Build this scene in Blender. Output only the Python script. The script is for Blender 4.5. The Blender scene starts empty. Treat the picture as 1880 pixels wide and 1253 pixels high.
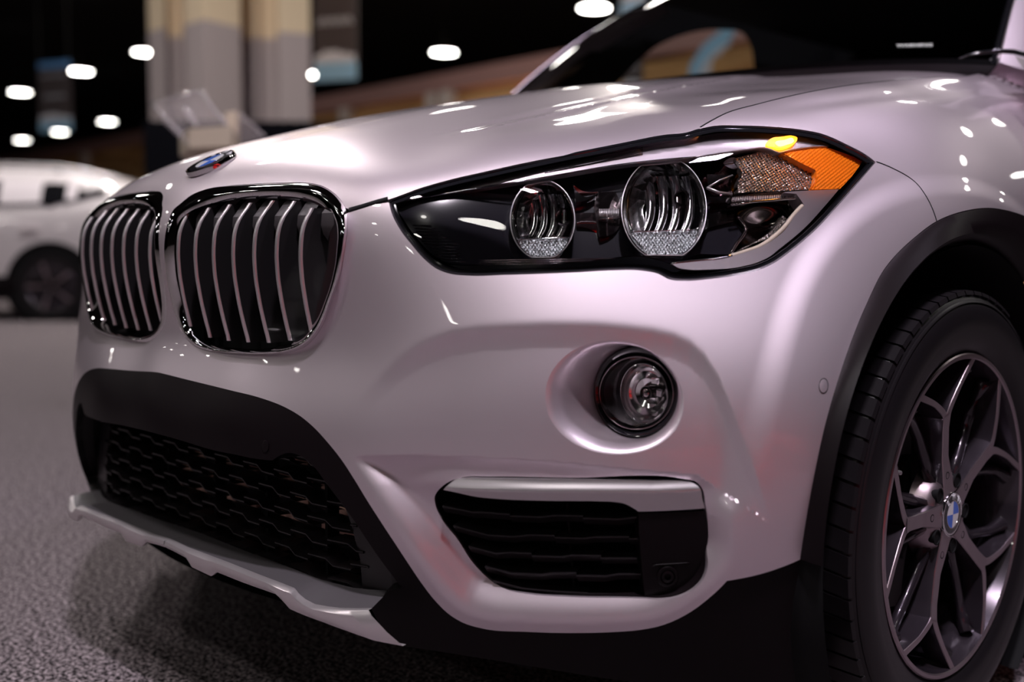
import bpy, bmesh, math, random
import numpy as np
from mathutils import Vector, Matrix
from mathutils.geometry import delaunay_2d_cdt
random.seed(7); np.random.seed(7)
# ------------------------------------------------------------------ camera
FPX = 2020.6
CAM = np.array([1.5494, -0.7717, 0.7268]); YAW, PITCH, ROLL = 0.7852, -0.0839, 0.0038
fw = np.array([-math.sin(YAW)*math.cos(PITCH), math.cos(YAW)*math.cos(PITCH), math.sin(PITCH)])
rt = np.array([math.cos(YAW), math.sin(YAW), 0.0]); up = np.cross(rt, fw)
rt, up = math.cos(ROLL)*rt + math.sin(ROLL)*up, -math.sin(ROLL)*rt + math.cos(ROLL)*up
cd = bpy.data.cameras.new('camera'); cam = bpy.data.objects.new('camera', cd)
bpy.context.scene.collection.objects.link(cam); bpy.context.scene.camera = cam
cam.matrix_world = Matrix(((rt[0], up[0], -fw[0], CAM[0]), (rt[1], up[1], -fw[1], CAM[1]), (rt[2], up[2], -fw[2], CAM[2]), (0, 0, 0, 1)))
cd.sensor_width = 36.0; cd.lens = FPX/1880*36.0; cd.clip_start = 0.02; cd.clip_end = 300
cd.dof.use_dof = True; cd.dof.focus_distance = 1.52; cd.dof.aperture_fstop = 2.0; cd.dof.aperture_blades = 0
sc = bpy.context.scene
sc.view_settings.view_transform = 'Standard'; sc.view_settings.look = 'None'
sc.view_settings.gamma = 1; sc.view_settings.use_curve_mapping = False
sc.view_settings.exposure = 0.15
# ------------------------------------------------------------------ world and light
wd = bpy.data.worlds.new('world'); sc.world = wd; wd.use_nodes = True
bg = wd.node_tree.nodes['Background']; bg.inputs[0].default_value = (0.9, 0.72, 0.82, 1); bg.inputs[1].default_value = 0.004

def area(name, loc, target, size, power, col, sizey=None):
    l = bpy.data.lights.new(name, 'AREA'); l.energy = power; l.color = col
    l.shape = 'RECTANGLE' if sizey else 'DISK'; l.size = size
    if sizey: l.size_y = sizey
    o = bpy.data.objects.new(name, l); sc.collection.objects.link(o); o.location = loc
    d = Vector(target) - Vector(loc); o.rotation_euler = d.to_track_quat('-Z', 'Y').to_euler()
    return o
LAMP_L = 27.0
RIG = [(2.0, -.8, 4.9, .34, .17, 200, (.97, .88, .98)), (2.0, 1.5, 4.7, .34, .17, 60, (.93, .82, 1.0)), (.3, -1.7, 5.0, .34, .17, 50, (1, .92, .93)), (-3.6, -1.6, 5.0, .34, .17, 30, (1, .93, .91)),
       (-7.0, 3.4, 6.2, .5, .3, 130, (1, .93, .94)), (-9.5, 4.5, 7.5, .6, .4, 330, (1, .94, .88)), (-15.5, 20, 9.2, .6, .4, 1800, (1, .93, .84))]  # added fill lamps for the parked cars, the pillar and the timber wall
REDLOC = (7.0, -3.4, 0, 1.9)
RED_BLOCK = (2.75, -.62, .15)
NEON = (2.6, -4.6, 1.5, 0.5)

def proj(P):
    d = np.atleast_2d(P) - CAM; z = d @ fw
    return np.stack([940 + FPX*(d @ rt)/z, 626.5 - FPX*(d @ up)/z], -1)
def rays(q):
    q = np.atleast_2d(np.asarray(q, float))
    d = fw[None] + ((q[:, 0]-940)/FPX)[:, None]*rt - ((q[:, 1]-626.5)/FPX)[:, None]*up
    return d
def at(u, v, **k):
    a, val = list(k.items())[0]; i = 'xyz'.index(a); d = rays((u, v))[0]
    return CAM + (val-CAM[i])/d[i]*d


# ------------------------------------------------------------------ the car's outer skin: a smooth surface in car space
# x across (0 = centre line), y back from the nose, z up.  Given as points of one half; mirrored.
ROWS = {
 .15: [(0, .09), (.25, .115), (.45, .18), (.6, .27), (.72, .37), (.82, .46), (.87, .53)],
 .30: [(0, .03), (.25, .048), (.45, .098), (.53, .138), (.6, .185), (.72, .29), (.82, .40), (.87, .47)],
 .43: [(0, .0), (.2, .016), (.4, .064), (.53, .113), (.62, .168), (.7, .235), (.78, .315), (.84, .385), (.88, .44)],
 .50: [(0, .0), (.2, .016), (.4, .064), (.53, .113), (.62, .168), (.7, .235), (.78, .318), (.84, .395), (.878, .455)],
 .54: [(0, .018), (.2, .033), (.4, .074), (.53, .118)],
 .58: [(0, .046), (.1, .055), (.2, .067), (.4, .088), (.53, .130), (.62, .182), (.7, .255), (.78, .345), (.84, .43), (.872, .51)],
 .62: [(0, .043), (.2, .065), (.36, .083), (.42, .095), (.53, .138)],
 .66: [(0, .037), (.2, .060), (.38, .085), (.46, .108), (.53, .147), (.62, .215), (.7, .305), (.77, .40), (.83, .50), (.866, .60)],
 .73: [(0, .029), (.2, .062), (.382, .089), (.46, .122), (.53, .172), (.62, .255), (.7, .355), (.765, .46), (.82, .57), (.862, .68)],
 .78: [(0, .038), (.2, .070), (.39, .098), (.45, .122), (.53, .20), (.62, .30), (.7, .42), (.76, .53), (.81, .64), (.865, .74)],
}
PTS = [(x, y, z) for z, r in ROWS.items() for x, y in r]
PTS += [ # headlight lens and the panels round it
 (.46, .155, .805), (.52, .217, .827), (.56, .277, .844), (.61, .370, .8665), (.655, .483, .8925), (.70, .49, .84), (.74, .55, .845), (.79, .72, .854),
 (.755, .62, .88), (.815, .757, .835), (.68, .43, .84), (.60, .32, .83),
 # fender
 (.67, .523, .913), (.69, .755, .968), (.705, .925, .997), (.72, 1.215, 1.038), (.73, 1.40, 1.06),
 (.76, .85, .945), (.775, 1.05, .955), (.78, 1.3, .97), (.79, 1.5, .975),
 (.83, .85, .875), (.85, 1.05, .875), (.86, 1.3, .88), (.865, 1.5, .88),
 (.884, .83, .78), (.893, 1.05, .78), (.90, 1.3, .78), (.90, 1.5, .78),
 (.895, .62, .55), (.905, .85, .6), (.905, 1.1, .6), (.905, 1.4, .6), (.905, .85, .35), (.905, 1.3, .35), (.895, .6, .3), (.89, .6, .15),
 # hood
 (0, .055, .805), (0, .080, .83), (0, .113, .850), (0, .20, .888), (0, .313, .924), (0, .48, .966), (0, .646, 1.002), (0, .77, 1.027), (0, .985, 1.063), (0, 1.128, 1.084), (0, 1.3, 1.105),
 (.2, .084, .812), (.2, .108, .838), (.312, .103, .81), (.2, .172, .872), (.2, .251, .898), (.2, .334, .924), (.2, .453, .956), (.2, .644, .998), (.2, .828, 1.034), (.2, 1.073, 1.074), (.2, 1.3, 1.10),
 (.36, .116, .812), (.4, .142, .822), (.4, .207, .846), (.4, .28, .876), (.4, .37, .905), (.4, .46, .93), (.4, .65, .975), (.4, .85, 1.015), (.4, 1.1, 1.06), (.4, 1.3, 1.088),
 (.55, .34, .862), (.55, .46, .905), (.55, .65, .952), (.55, .85, .99), (.55, 1.1, 1.04), (.55, 1.3, 1.075), (.62, .50, .898)]
PTS = np.array(PTS)
C0 = np.array([0, .80, .45])
def _fit():
    P = np.concatenate([PTS, (PTS*[-1, 1, 1])[PTS[:, 0] > .001]])
    v = P - C0; r = np.linalg.norm(v, axis=1); d = v/r[:, None]
    n = len(P); K = np.linalg.norm(d[:, None]-d[None], axis=2)**3
    Q = np.concatenate([np.ones((n, 1)), d], 1)
    A = np.zeros((n+4, n+4)); A[:n, :n] = K + np.diag(np.where(P[:, 1] < .22, 7e-4, 3.5e-3)); A[:n, n:] = Q; A[n:, :n] = Q.T
    w = np.linalg.solve(A, np.concatenate([r, np.zeros(4)]))
    return d, w
_D, _Wt = _fit()
def Rad(d):
    out = np.empty(len(d)); n = len(_D)
    for i in range(0, len(d), 4000):
        q = d[i:i+4000]; g = q @ _D.T; K = np.maximum(2-2*g, 0); K *= np.sqrt(K)
        out[i:i+4000] = K @ _Wt[:n] + _Wt[n] + q @ _Wt[n+1:]
    return out
def G(P):
    v = P - C0; r = np.linalg.norm(v, axis=1); return r - Rad(v/r[:, None])
def solve(O, Dn, lo, hi, n=36):
    ts = np.linspace(lo, hi, n); m = len(O); g0 = G(O+lo*Dn); a = np.full(m, lo); b = np.full(m, np.nan)
    done = np.zeros(m, bool); prev = np.full(m, lo); gp = g0
    for t in ts[1:]:
        g = G(O+t*Dn); hit = (~done) & (g <= 0) & (gp > 0); a[hit] = prev[hit]; b[hit] = t; done |= hit; prev[:] = t; gp = g
    miss = ~done
    if miss.any():   # rays that pass just outside: take the nearest approach
        best = np.full(m, 1e9); bt = np.full(m, (lo+hi)/2)
        for t in ts:
            g = G(O+t*Dn); k = g < best; best[k] = g[k]; bt[k] = t
        a[miss] = bt[miss]; b[miss] = bt[miss]
    for _ in range(22):
        c = (a+b)/2; g = G(O+c[:, None]*Dn); k = g > 0; k |= miss
        a = np.where(k, c, a); b = np.where(k, b, c); a[miss] = b[miss]
    return O + ((a+b)/2)[:, None]*Dn
_GU, _GV = np.arange(96, 2100, 14.0), np.arange(60, 1360, 14.0)
_gq = np.stack(np.meshgrid(_GU, _GV), -1).reshape(-1, 2)
_gd = rays(_gq); _gt = ((solve(np.repeat(CAM[None], len(_gd), 0), _gd, .9, 3.1, 26)-CAM)@fw).reshape(len(_GV), len(_GU))
def refine(O, d, t):
    """secant steps from a good first guess; anything that does not settle is solved in full by the caller"""
    e = 1e-3; g0 = G(O+t[:, None]*d); t1 = t+e; g1 = G(O+t1[:, None]*d)
    for _ in range(4):
        den = g1-g0; den = np.where(np.abs(den) < 1e-9, 1e-9, den); st = np.clip(-g1*(t1-t)/den, -.08, .08)
        t, g0 = t1, g1; t1 = t1+st; g1 = G(O+t1[:, None]*d)
        if np.abs(g1).max() < 1e-6: break
    return t1, np.abs(g1) > 2e-5
def Bpx(q):
    q = np.atleast_2d(np.asarray(q, float)); d = rays(q)
    a = np.clip((q[:, 0]-_GU[0])/14, 0, len(_GU)-1.001); b = np.clip((q[:, 1]-_GV[0])/14, 0, len(_GV)-1.001)
    i, j = a.astype(int), b.astype(int); fa, fb = a-i, b-j
    t = (_gt[j, i]*(1-fa)+_gt[j, i+1]*fa)*(1-fb)+(_gt[j+1, i]*(1-fa)+_gt[j+1, i+1]*fa)*fb
    O = np.repeat(CAM[None], len(d), 0); t1, bad = refine(O, d, t)
    bad |= np.abs(t1-t) > .06
    P = O+t1[:, None]*d
    if bad.any(): P[bad] = solve(O[bad], d[bad], .9, 3.1)
    return P
def Bxy(xy):
    xy = np.atleast_2d(xy); O = np.concatenate([xy, np.full((len(xy), 1), 1.25)], 1)
    D = np.repeat([[0, 0, -1.]], len(xy), 0)
    t1, bad = refine(O, D, 1.25-(1.03-.15*(xy[:, 0]/.7)**2-.2*np.clip(.5-xy[:, 1], 0, 1)))
    P = O+t1[:, None]*D; bad |= (P[:, 2] < .76) | (P[:, 2] > 1.2)
    if bad.any(): P[bad] = solve(O[bad], D[bad], 0.0, .52, 24)
    return P
def sm(t): t = np.clip(t, 0, 1); return t*t*(3-2*t)
def spline(pts, step=3.0, closed=False):
    """smooth curve through the points; a point given as (u, v, 1) is a corner"""
    c = [len(p) > 2 for p in pts]; P = np.array([p[:2] for p in pts], float); n = len(P)
    out = []
    for i in range(n if closed else n-1):
        a, b = P[i], P[(i+1) % n]
        L = np.linalg.norm(b-a)
        def tan(k, other):
            k0 = k % n
            if c[k0] or (not closed and (k == 0 or k == n-1)): return None
            p0, p1, p2 = P[(k-1) % n], P[k0], P[(k+1) % n]
            d0, d1 = np.linalg.norm(p1-p0), np.linalg.norm(p2-p1)
            t = ((p1-p0)/d0*d1 + (p2-p1)/d1*d0)/(d0+d1)
            return t
        ta, tb = tan(i, 0), tan(i+1, 0)
        if ta is None and tb is None: ta = tb = (b-a)/L
        elif ta is None: ta = 2*(b-a)/L - tb; ta = ta/max(np.linalg.norm(ta), 1e-9)
        elif tb is None: tb = 2*(b-a)/L - ta; tb = tb/max(np.linalg.norm(tb), 1e-9)
        m = max(1, int(round(L/step))); t = np.arange(m)/m; t = t[:, None]
        h = (2*t**3-3*t**2+1)*a + (t**3-2*t**2+t)*ta*L + (-2*t**3+3*t**2)*b + (t**3-t**2)*tb*L
        out.append(h)
    if not closed: out.append(P[-1:])
    return np.concatenate(out)
def inpoly(q, poly):
    x, y = q[:, 0], q[:, 1]; r = np.zeros(len(q), bool); n = len(poly); j = n-1
    for i in range(n):
        xi, yi = poly[i]; xj, yj = poly[j]
        if yi != yj:
            k = ((yi > y) != (yj > y)) & (x < (xj-xi)*(y-yi)/(yj-yi)+xi); r ^= k
        j = i
    return r
def dseg(q, poly, closed=False):
    """distance to a polyline, and signed side (positive right of travel in image coordinates)"""
    A = poly; B = np.roll(poly, -1, 0)
    if not closed: A, B = A[:-1], B[:-1]
    best = np.full(len(q), 1e9); side = np.zeros(len(q)); 
    for a, b in zip(A, B):
        ab = b-a; L = (ab@ab)+1e-12; t = np.clip(((q-a)@ab)/L, 0, 1); d = q-a-t[:, None]*ab; dd = np.hypot(d[:, 0], d[:, 1])
        k = dd < best; best[k] = dd[k]; side[k] = (ab[0]*d[k, 1]-ab[1]*d[k, 0])
    return best, np.sign(side)
def lin(pts, step=6): # polyline resampled straight
    out = []
    for a, b in zip(pts[:-1], pts[1:]):
        a, b = np.array(a[:2], float), np.array(b[:2], float); m = max(1, int(np.linalg.norm(b-a)/step))
        out += [a+(b-a)*k/m for k in range(m)]
    out.append(np.array(pts[-1][:2], float)); return np.array(out)

# ---- outlines read off the photograph (pixels), turned into points of the skin where they are used
KID_O = [(319, 384), (331, 374), (350, 359), (380, 347), (420, 341), (460, 338), (520, 335.6), (570, 336.4), (590, 341), (610, 352), (626, 368), (637, 388), (638.5, 410), (634, 450), (627, 494), (618, 530), (610, 552), (600, 580),
         (588, 606), (570, 629), (548, 643), (520, 650.5), (480, 653), (440, 651.5), (400, 648), (378, 644), (360, 637), (346, 626), (332, 606), (322, 580), (314, 550), (307, 520), (303, 490), (301, 450), (304, 425), (310, 402)]
KID_M = [(322, 396), (335, 384), (352, 371), (382, 359), (420, 353.5), (460, 350), (520, 347.6), (566, 349), (586, 354), (604, 365), (618, 380), (628, 396), (629, 415), (626, 450), (619, 494), (610, 530), (602, 552), (592, 578),
         (580, 602), (563, 623), (543, 636), (516, 644), (480, 648), (440, 647), (402, 643.5), (380, 639), (362, 631), (348, 620), (336, 602), (327, 578), (319, 548), (312, 518), (308, 490), (306, 450), (309, 425), (314, 408)]
KID_I = [(329, 408), (340, 396), (356, 386), (384, 376), (420, 369), (460, 366), (520, 366), (560, 371), (578, 377), (590, 386), (598, 398), (602, 414), (603.5, 432), (602, 458), (599, 490), (592, 520), (586, 540), (580, 558),
         (571, 586), (559, 608), (541, 626), (514, 636), (480, 641), (442, 640), (408, 636), (390, 632), (372, 624), (357, 613), (346, 594), (338, 570), (331, 540), (325, 512), (322, 485), (321, 455), (322, 435), (325, 420)]
APRON_TOP = [(267, 679.5), (275, 681), (350, 699), (425, 717.5), (475, 730), (525, 749), (552, 765), (578, 787), (600, 811), (625, 842), (650, 880), (675, 921), (700, 960), (725, 998), (750, 1036), (775, 1073), (800, 1105), (825, 1129), (850, 1144), (887, 1155), (970, 1161), (1050, 1163), (1130, 1161), (1170, 1158), (1215, 1149), (1260, 1129), (1305, 1096), (1335, 1067, 1), (1395, 1055), (1469, 1028, 1)]
ARCH_O = [(1469, 1028), (1494, 877), (1518, 768), (1543, 684), (1560, 634), (1590, 560), (1625, 492), (1679, 436), (1720, 406), (1772, 387), (1820, 382), (1851, 387), (1880, 396), (1920, 418), (1955, 450)]
HL_BOT = [(714, 372, 1), (720, 394), (734, 421), (756, 450), (780, 477), (802, 494), (826, 503), (860, 506.5), (930, 505), (1066, 500), (1120, 497), (1180, 497.5), (1208, 503), (1228, 513), (1260, 516), (1300, 513), (1360, 504), (1396, 495), (1420, 484), (1450, 463), (1496, 424), (1540, 377), (1580, 331), (1608, 298, 1)]
HL_TOP = [(1608, 298, 1), (1585, 281), (1560, 268), (1510, 246), (1470, 238), (1420, 233), (1360, 230.5), (1310, 231.5), (1286, 236.5, 1)]
HOOD_HL = [(1284, 235, 1), (1264, 242.5), (1220, 247.5), (1140, 263), (1000, 291), (900, 313), (818, 332), (776, 344), (714, 366), (640, 385, 1)]
FENDER_HOOD = [(1286, 234, 1), (1310, 220), (1333, 208.5), (1390, 192), (1515, 164), (1630, 149), (1720, 142), (1786, 138), (1803, 133), (1812, 123), (1811, 112, 1)]
SEAM = [(1609, 297), (1637, 308), (1688, 342), (1694, 350), (1720, 406)]
INTAKE = [(798, 913), (803, 903), (813, 893), (831, 882), (852, 876.5), (900, 875.5), (1050, 877.6), (1256, 880), (1278, 885), (1290, 899), (1295, 925), (1299, 955), (1301, 1015), (1300, 1042), (1290, 1066), (1272, 1084), (1248, 1096), (1210, 1102), (1182, 1100.5), (1050, 1097.5), (966, 1091.5), (936, 1085.5), (909, 1072), (870, 1036), (840, 991), (810, 952), (799.5, 928)]
FOG_O = [(1001.5, 735), (1003, 708), (1013, 683), (1030, 661), (1055, 642), (1085, 630), (1120, 625.5), (1160, 629), (1195, 643), (1225, 668), (1245, 697), (1255, 727), (1254, 757), (1243, 786), (1220, 810), (1190, 826), (1155, 834), (1115, 834), (1078, 826), (1048, 811), (1024, 790), (1008, 764)]
CREASE = lin([(640, 836), (800, 840), (1000, 850), (1290, 878), (1330, 905)])
SHX = np.array([560, 640, 700, 740, 780, 830, 880, 930, 1000, 1050, 1100, 1150, 1200, 1240, 1270, 1295, 1320, 1340, 1370, 1420, 1500]); SHV = np.array([900, 760, 690, 655, 630, 612, 604, 601, 598, 598, 599, 603, 609, 618, 632, 655, 695, 745, 830, 980, 1200.])
_apl = spline(APRON_TOP, 10)
def Dsp(q):
    """how far (metres, inward) the bumper's pockets lie below the plain skin, at skin pixel q"""
    u, v = q[:, 0], q[:, 1]
    # soft pocket under the shoulder that runs below the headlight and round the fog lamp
    x = v - np.interp(u, SHX, SHV); x = np.where(x > 40, 40+(x-40)*.5, x)
    D1 = 0.0155*(1-np.exp(-(np.log1p(np.exp(np.clip(x/4, -30, 30)))*4)/38))*sm((u-640)/200)*sm((1440-u)/110)*sm((1000-v)/120)
    # deep channel round the lower intake: falls in below the crease and behind the lower lip
    dc, sc_ = dseg(q, CREASE); below = np.where(sc_ > 0, dc, 0)*(u > 600)
    dl, sl = dseg(q, _apl); inside = np.where(sl < 0, dl, 0)
    a = 0.036*(1-np.exp(-below/60)); b = 0.036*sm((inside-13)/75)
    k = 0.008; h = np.clip(.5+.5*(b-a)/k, 0, 1); D2 = b*(1-h)+a*h-k*h*(1-h)
    D2 = np.clip(D2, 0, 1)*sm((1345-u)/45)
    return D1*(1-sm(below/60)) + D2
def flare(P):
    r = np.hypot(P[:, 1]-.828, P[:, 2]-.3356); return .0042*(1-sm((r-.468)/.036))*sm((P[:, 0]-.7)/.1)
def mapF(q):
    P = Bpx(q); n = P-C0; n /= np.linalg.norm(n, axis=1)[:, None]
    return P - (Dsp(q)-flare(P))[:, None]*n
def mapFd(q):
    P = Bpx(q); n = P-C0; n /= np.linalg.norm(n, axis=1)[:, None]
    g = np.interp(q[:, 0], [1290, 1400, 1500, 1600, 1700, 1800, 1900], [236, 206, 189, 176, 167, 161, 158]); w = 9+np.clip(q[:, 0]-1400, 0, 400)*.012
    dip = .0035*np.exp(-((q[:, 1]-g)/w)**2)*sm((q[:, 0]-1380)/200)
    return P - (dip-flare(P))[:, None]*n
def qsolve(t, f=None):
    f = f or mapF; q = np.array(t, float)
    for _ in range(4): q = q + .95*(t-proj(f(q)))
    return q
def crossx0(C):
    """keep the part of a pixel curve whose skin points have x > 0"""
    x = Bpx(C)[:, 0]; keep = x > 0; i = np.where(keep)[0]
    C2 = C[i]
    if i[0] > 0: a, b = C[i[0]-1], C[i[0]]; xa, xb = x[i[0]-1], x[i[0]]; C2 = np.vstack([a+(b-a)*(-xa/(xb-xa)), C2])
    if i[-1] < len(C)-1: a, b = C[i[-1]], C[i[-1]+1]; xa, xb = x[i[-1]], x[i[-1]+1]; C2 = np.vstack([C2, a+(b-a)*(xa/(xa-xb))])
    return C2
def centre_px(z0, z1, n=20):
    """pixels of the skin's centre line between two heights"""
    z = np.linspace(z0, z1, n); O = np.stack([np.zeros(n), np.full(n, -.3), z], 1)
    P = solve(O, np.repeat([[0, 1., 0]], n, 0), 0, .6, 30); return proj(P), P

# ---- mesh helpers
COL = sc.collection
def link(name, me, parent=None, mat=None, loc=None):
    o = bpy.data.objects.new(name, me); COL.objects.link(o)
    if parent is not None: o.parent = parent
    if mat is not None:
        for m in (mat if isinstance(mat, (list, tuple)) else [mat]): me.materials.append(m)
    return o
def tag(o, label=None, cat=None, group=None, kind=None):
    if label: o['label'] = label
    if cat: o['category'] = cat
    if group: o['group'] = group
    if kind: o['kind'] = kind
    return o
def empty(name, loc=(0, 0, 0)):
    o = bpy.data.objects.new(name, None); COL.objects.link(o); o.location = loc; o.empty_display_size = .1; return o
def mesh(name, V, Fc, smooth=True, normals=None, angle=None):
    me = bpy.data.meshes.new(name); me.from_pydata([tuple(map(float, v)) for v in V], [], [tuple(map(int, f)) for f in Fc]); me.update()
    if smooth: me.polygons.foreach_set('use_smooth', [True]*len(me.polygons))
    if normals is not None: me.normals_split_custom_set_from_vertices([tuple(map(float, n)) for n in normals])
    elif angle: 
        me.set_sharp_from_angle(angle=math.radians(angle))
    return me
def cdt(outline, holes, step, extra=None):
    loops = [np.asarray(outline)]+[np.asarray(h) for h in holes]
    lo, hi = loops[0].min(0), loops[0].max(0)
    gx, gy = np.meshgrid(np.arange(lo[0], hi[0], step), np.arange(lo[1], hi[1], step*.866))
    gx = gx + (np.arange(gx.shape[0]) % 2)[:, None]*step*.5
    g = np.stack([gx.ravel(), gy.ravel()], 1)
    if extra is not None: g = np.concatenate([g[~extra[0](g)], extra[1]])
    k = inpoly(g, loops[0])
    for h in loops[1:]: k &= ~inpoly(g, h)
    g = g[k]; k = np.ones(len(g), bool)
    for L in loops: k &= dseg(g, L, True)[0] > step*.55
    g = g[k]
    V = []; E = []
    for L in loops:
        b = len(V); n = len(L); V += [tuple(p) for p in L]; E += [(b+i, b+(i+1) % n) for i in range(n)]
    nb = len(V); V += [tuple(p) for p in g]
    r = delaunay_2d_cdt([Vector(p) for p in V], E, [], 0, 1e-7)
    ov = np.array([tuple(p) for p in r[0]]); tr = np.array([t for t in r[2] if len(t) == 3])
    c = ov[tr].mean(1); k = inpoly(c, loops[0])
    for h in loops[1:]: k &= ~inpoly(c, h)
    return ov, tr[k], loops
def panel(name, outline, holes, step, f, parent, mat, lip=.012, mirror=True, h=1.0, outward=None, exact=None, back=None):
    """a skin panel: triangulated in the plane, lifted by f, with true normals, a turned-in lip and (optionally) its mirror half"""
    q, tr, loops = cdt(outline, holes, step)
    P = f(q); ex = f(q+[h, 0])-f(q-[h, 0]); ey = f(q+[0, h])-f(q-[0, h])
    N = np.cross(ex, ey); N /= np.linalg.norm(N, axis=1)[:, None]+1e-12
    ref = P-C0; s = np.sign((N*ref).sum(1)); N *= s[:, None]
    tri = P[tr]; fn = np.cross(tri[:, 1]-tri[:, 0], tri[:, 2]-tri[:, 0]); fl = (fn*N[tr[:, 0]]).sum(1) < 0
    tr = tr.copy(); tr[fl] = tr[fl][:, ::-1]
    V = [P]; NN = [N]; Fc = [tuple(t) for t in tr]; n = len(P)
    from collections import Counter
    ec = Counter()
    for t in tr:
        for a, b in ((t[0], t[1]), (t[1], t[2]), (t[2], t[0])): ec[(a, b)] += 1
    bd = [(a, b) for (a, b) in ec if (b, a) not in ec]
    if mirror: bd = [(a, b) for a, b in bd if not (P[a, 0] < 2e-3 and P[b, 0] < 2e-3)]
    if lip and bd:
        idx = sorted({a for e in bd for a in e}); m1 = {a: n+i for i, a in enumerate(idx)}; m2 = {a: n+len(idx)+i for i, a in enumerate(idx)}
        inw = C0-P[idx]; inw /= np.linalg.norm(inw, axis=1)[:, None]
        if back is not None: inw = back(P[idx])
        V += [P[idx], P[idx]+inw*lip]
        ln = np.zeros((len(idx), 3)); pos = {a: i for i, a in enumerate(idx)}
        for a, b in bd:
            w = np.cross(P[b]-P[a], inw[pos[a]]); w = w/(np.linalg.norm(w)+1e-12); w = -w if True else w
            Fc.append((m1[b], m1[a], m2[a], m2[b])); 
            w = np.cross(P[a]-P[b], (inw[pos[a]]))
            w = w/(np.linalg.norm(w)+1e-12); ln[pos[a]] += w; ln[pos[b]] += w
        ln /= np.linalg.norm(ln, axis=1)[:, None]+1e-12
        NN += [ln, ln]
    V = np.concatenate(V); NN = np.concatenate(NN)
    if mirror:
        c = V[:, 0] < 2e-4
        V[:, 0] = np.where(np.abs(V[:, 0]) < 2e-3, np.where(np.abs(V[:, 0]) < 2e-3, 0, V[:, 0]), V[:, 0])
        o = len(V); V = np.concatenate([V, V*[-1, 1, 1]]); NN = np.concatenate([NN, NN*[-1, 1, 1]])
        Fc += [tuple(i+o for i in reversed(t)) for t in Fc]
    me = mesh(name, V, Fc, True, NN)
    return link(name, me, parent, mat)
def strip(name, curves, closed, parent, mat, mirror=False, smooth=True, angle=None, cap=False):
    """quads between successive curves (same number of points each)"""
    n = len(curves[0]); V = np.concatenate(curves); Fc = []
    for k in range(len(curves)-1):
        for i in range(n if closed else n-1):
            j = (i+1) % n; Fc.append((k*n+i, k*n+j, (k+1)*n+j, (k+1)*n+i))
    if cap: Fc.append(tuple(range(n))); Fc.append(tuple(reversed([(len(curves)-1)*n+i for i in range(n)])))
    if mirror:
        o = len(V); V = np.concatenate([V, V*[-1, 1, 1]]); Fc += [tuple(i+o for i in reversed(t)) for t in Fc]
    me = mesh(name, V, Fc, smooth, None, angle)
    bm = bmesh.new(); bm.from_mesh(me); bmesh.ops.recalc_face_normals(bm, faces=bm.faces); bm.to_mesh(me); bm.free()
    return link(name, me, parent, mat)
def mirror_mesh(me):
    V = [(-v.co.x, v.co.y, v.co.z) for v in me.vertices]; F_ = [tuple(reversed(p.vertices)) for p in me.polygons]
    m2 = mesh(me.name, V, F_)
    for m in me.materials: m2.materials.append(m)
    return m2
def resamp(P, n, closed=True):
    P = np.asarray(P, float); Q = np.vstack([P, P[:1]]) if closed else P
    d = np.r_[0, np.cumsum(np.linalg.norm(np.diff(Q, axis=0), axis=1))]; t = np.linspace(0, d[-1], n+1)[:-1] if closed else np.linspace(0, d[-1], n)
    return np.stack([np.interp(t, d, Q[:, i]) for i in range(Q.shape[1])], 1)
def box(name, c, s, parent, mat, rot=None, bev=0.0):
    bm = bmesh.new(); bmesh.ops.create_cube(bm, size=1)
    for v in bm.verts: v.co = Vector((v.co.x*s[0], v.co.y*s[1], v.co.z*s[2]))
    if bev: bmesh.ops.bevel(bm, geom=bm.edges[:], offset=bev, segments=2, affect='EDGES')
    if rot is not None: bmesh.ops.rotate(bm, verts=bm.verts, matrix=rot)
    bmesh.ops.translate(bm, verts=bm.verts, vec=c)
    me = bpy.data.meshes.new(name); bm.to_mesh(me); bm.free()
    return link(name, me, parent, mat)
def tube(name, pts, r, parent, mat, n=8, closed=False):
    P = np.asarray(pts, float); m = len(P); T = np.gradient(P, axis=0) if not closed else (np.roll(P, -1, 0)-np.roll(P, 1, 0))
    T /= np.linalg.norm(T, axis=1)[:, None]; u = np.cross(T, [.123, .345, .93]); u /= np.linalg.norm(u, axis=1)[:, None]; w = np.cross(T, u)
    rr = np.broadcast_to(r, (m,))
    curves = [P + rr[:, None]*(math.cos(a)*u+math.sin(a)*w) for a in np.linspace(0, 2*math.pi, n, endpoint=False)]
    V = np.concatenate(curves); Fc = []
    for k in range(n):
        kk = (k+1) % n
        for i in range(m if closed else m-1):
            j = (i+1) % m; Fc.append((k*m+i, k*m+j, kk*m+j, kk*m+i))
    if not closed: Fc.append(tuple(k*m for k in range(n))); Fc.append(tuple(k*m+m-1 for k in reversed(range(n))))
    me = mesh(name, V, Fc, True); 
    bm = bmesh.new(); bm.from_mesh(me); bmesh.ops.recalc_face_normals(bm, faces=bm.faces); bm.to_mesh(me); bm.free()
    return link(name, me, parent, mat)

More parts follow.
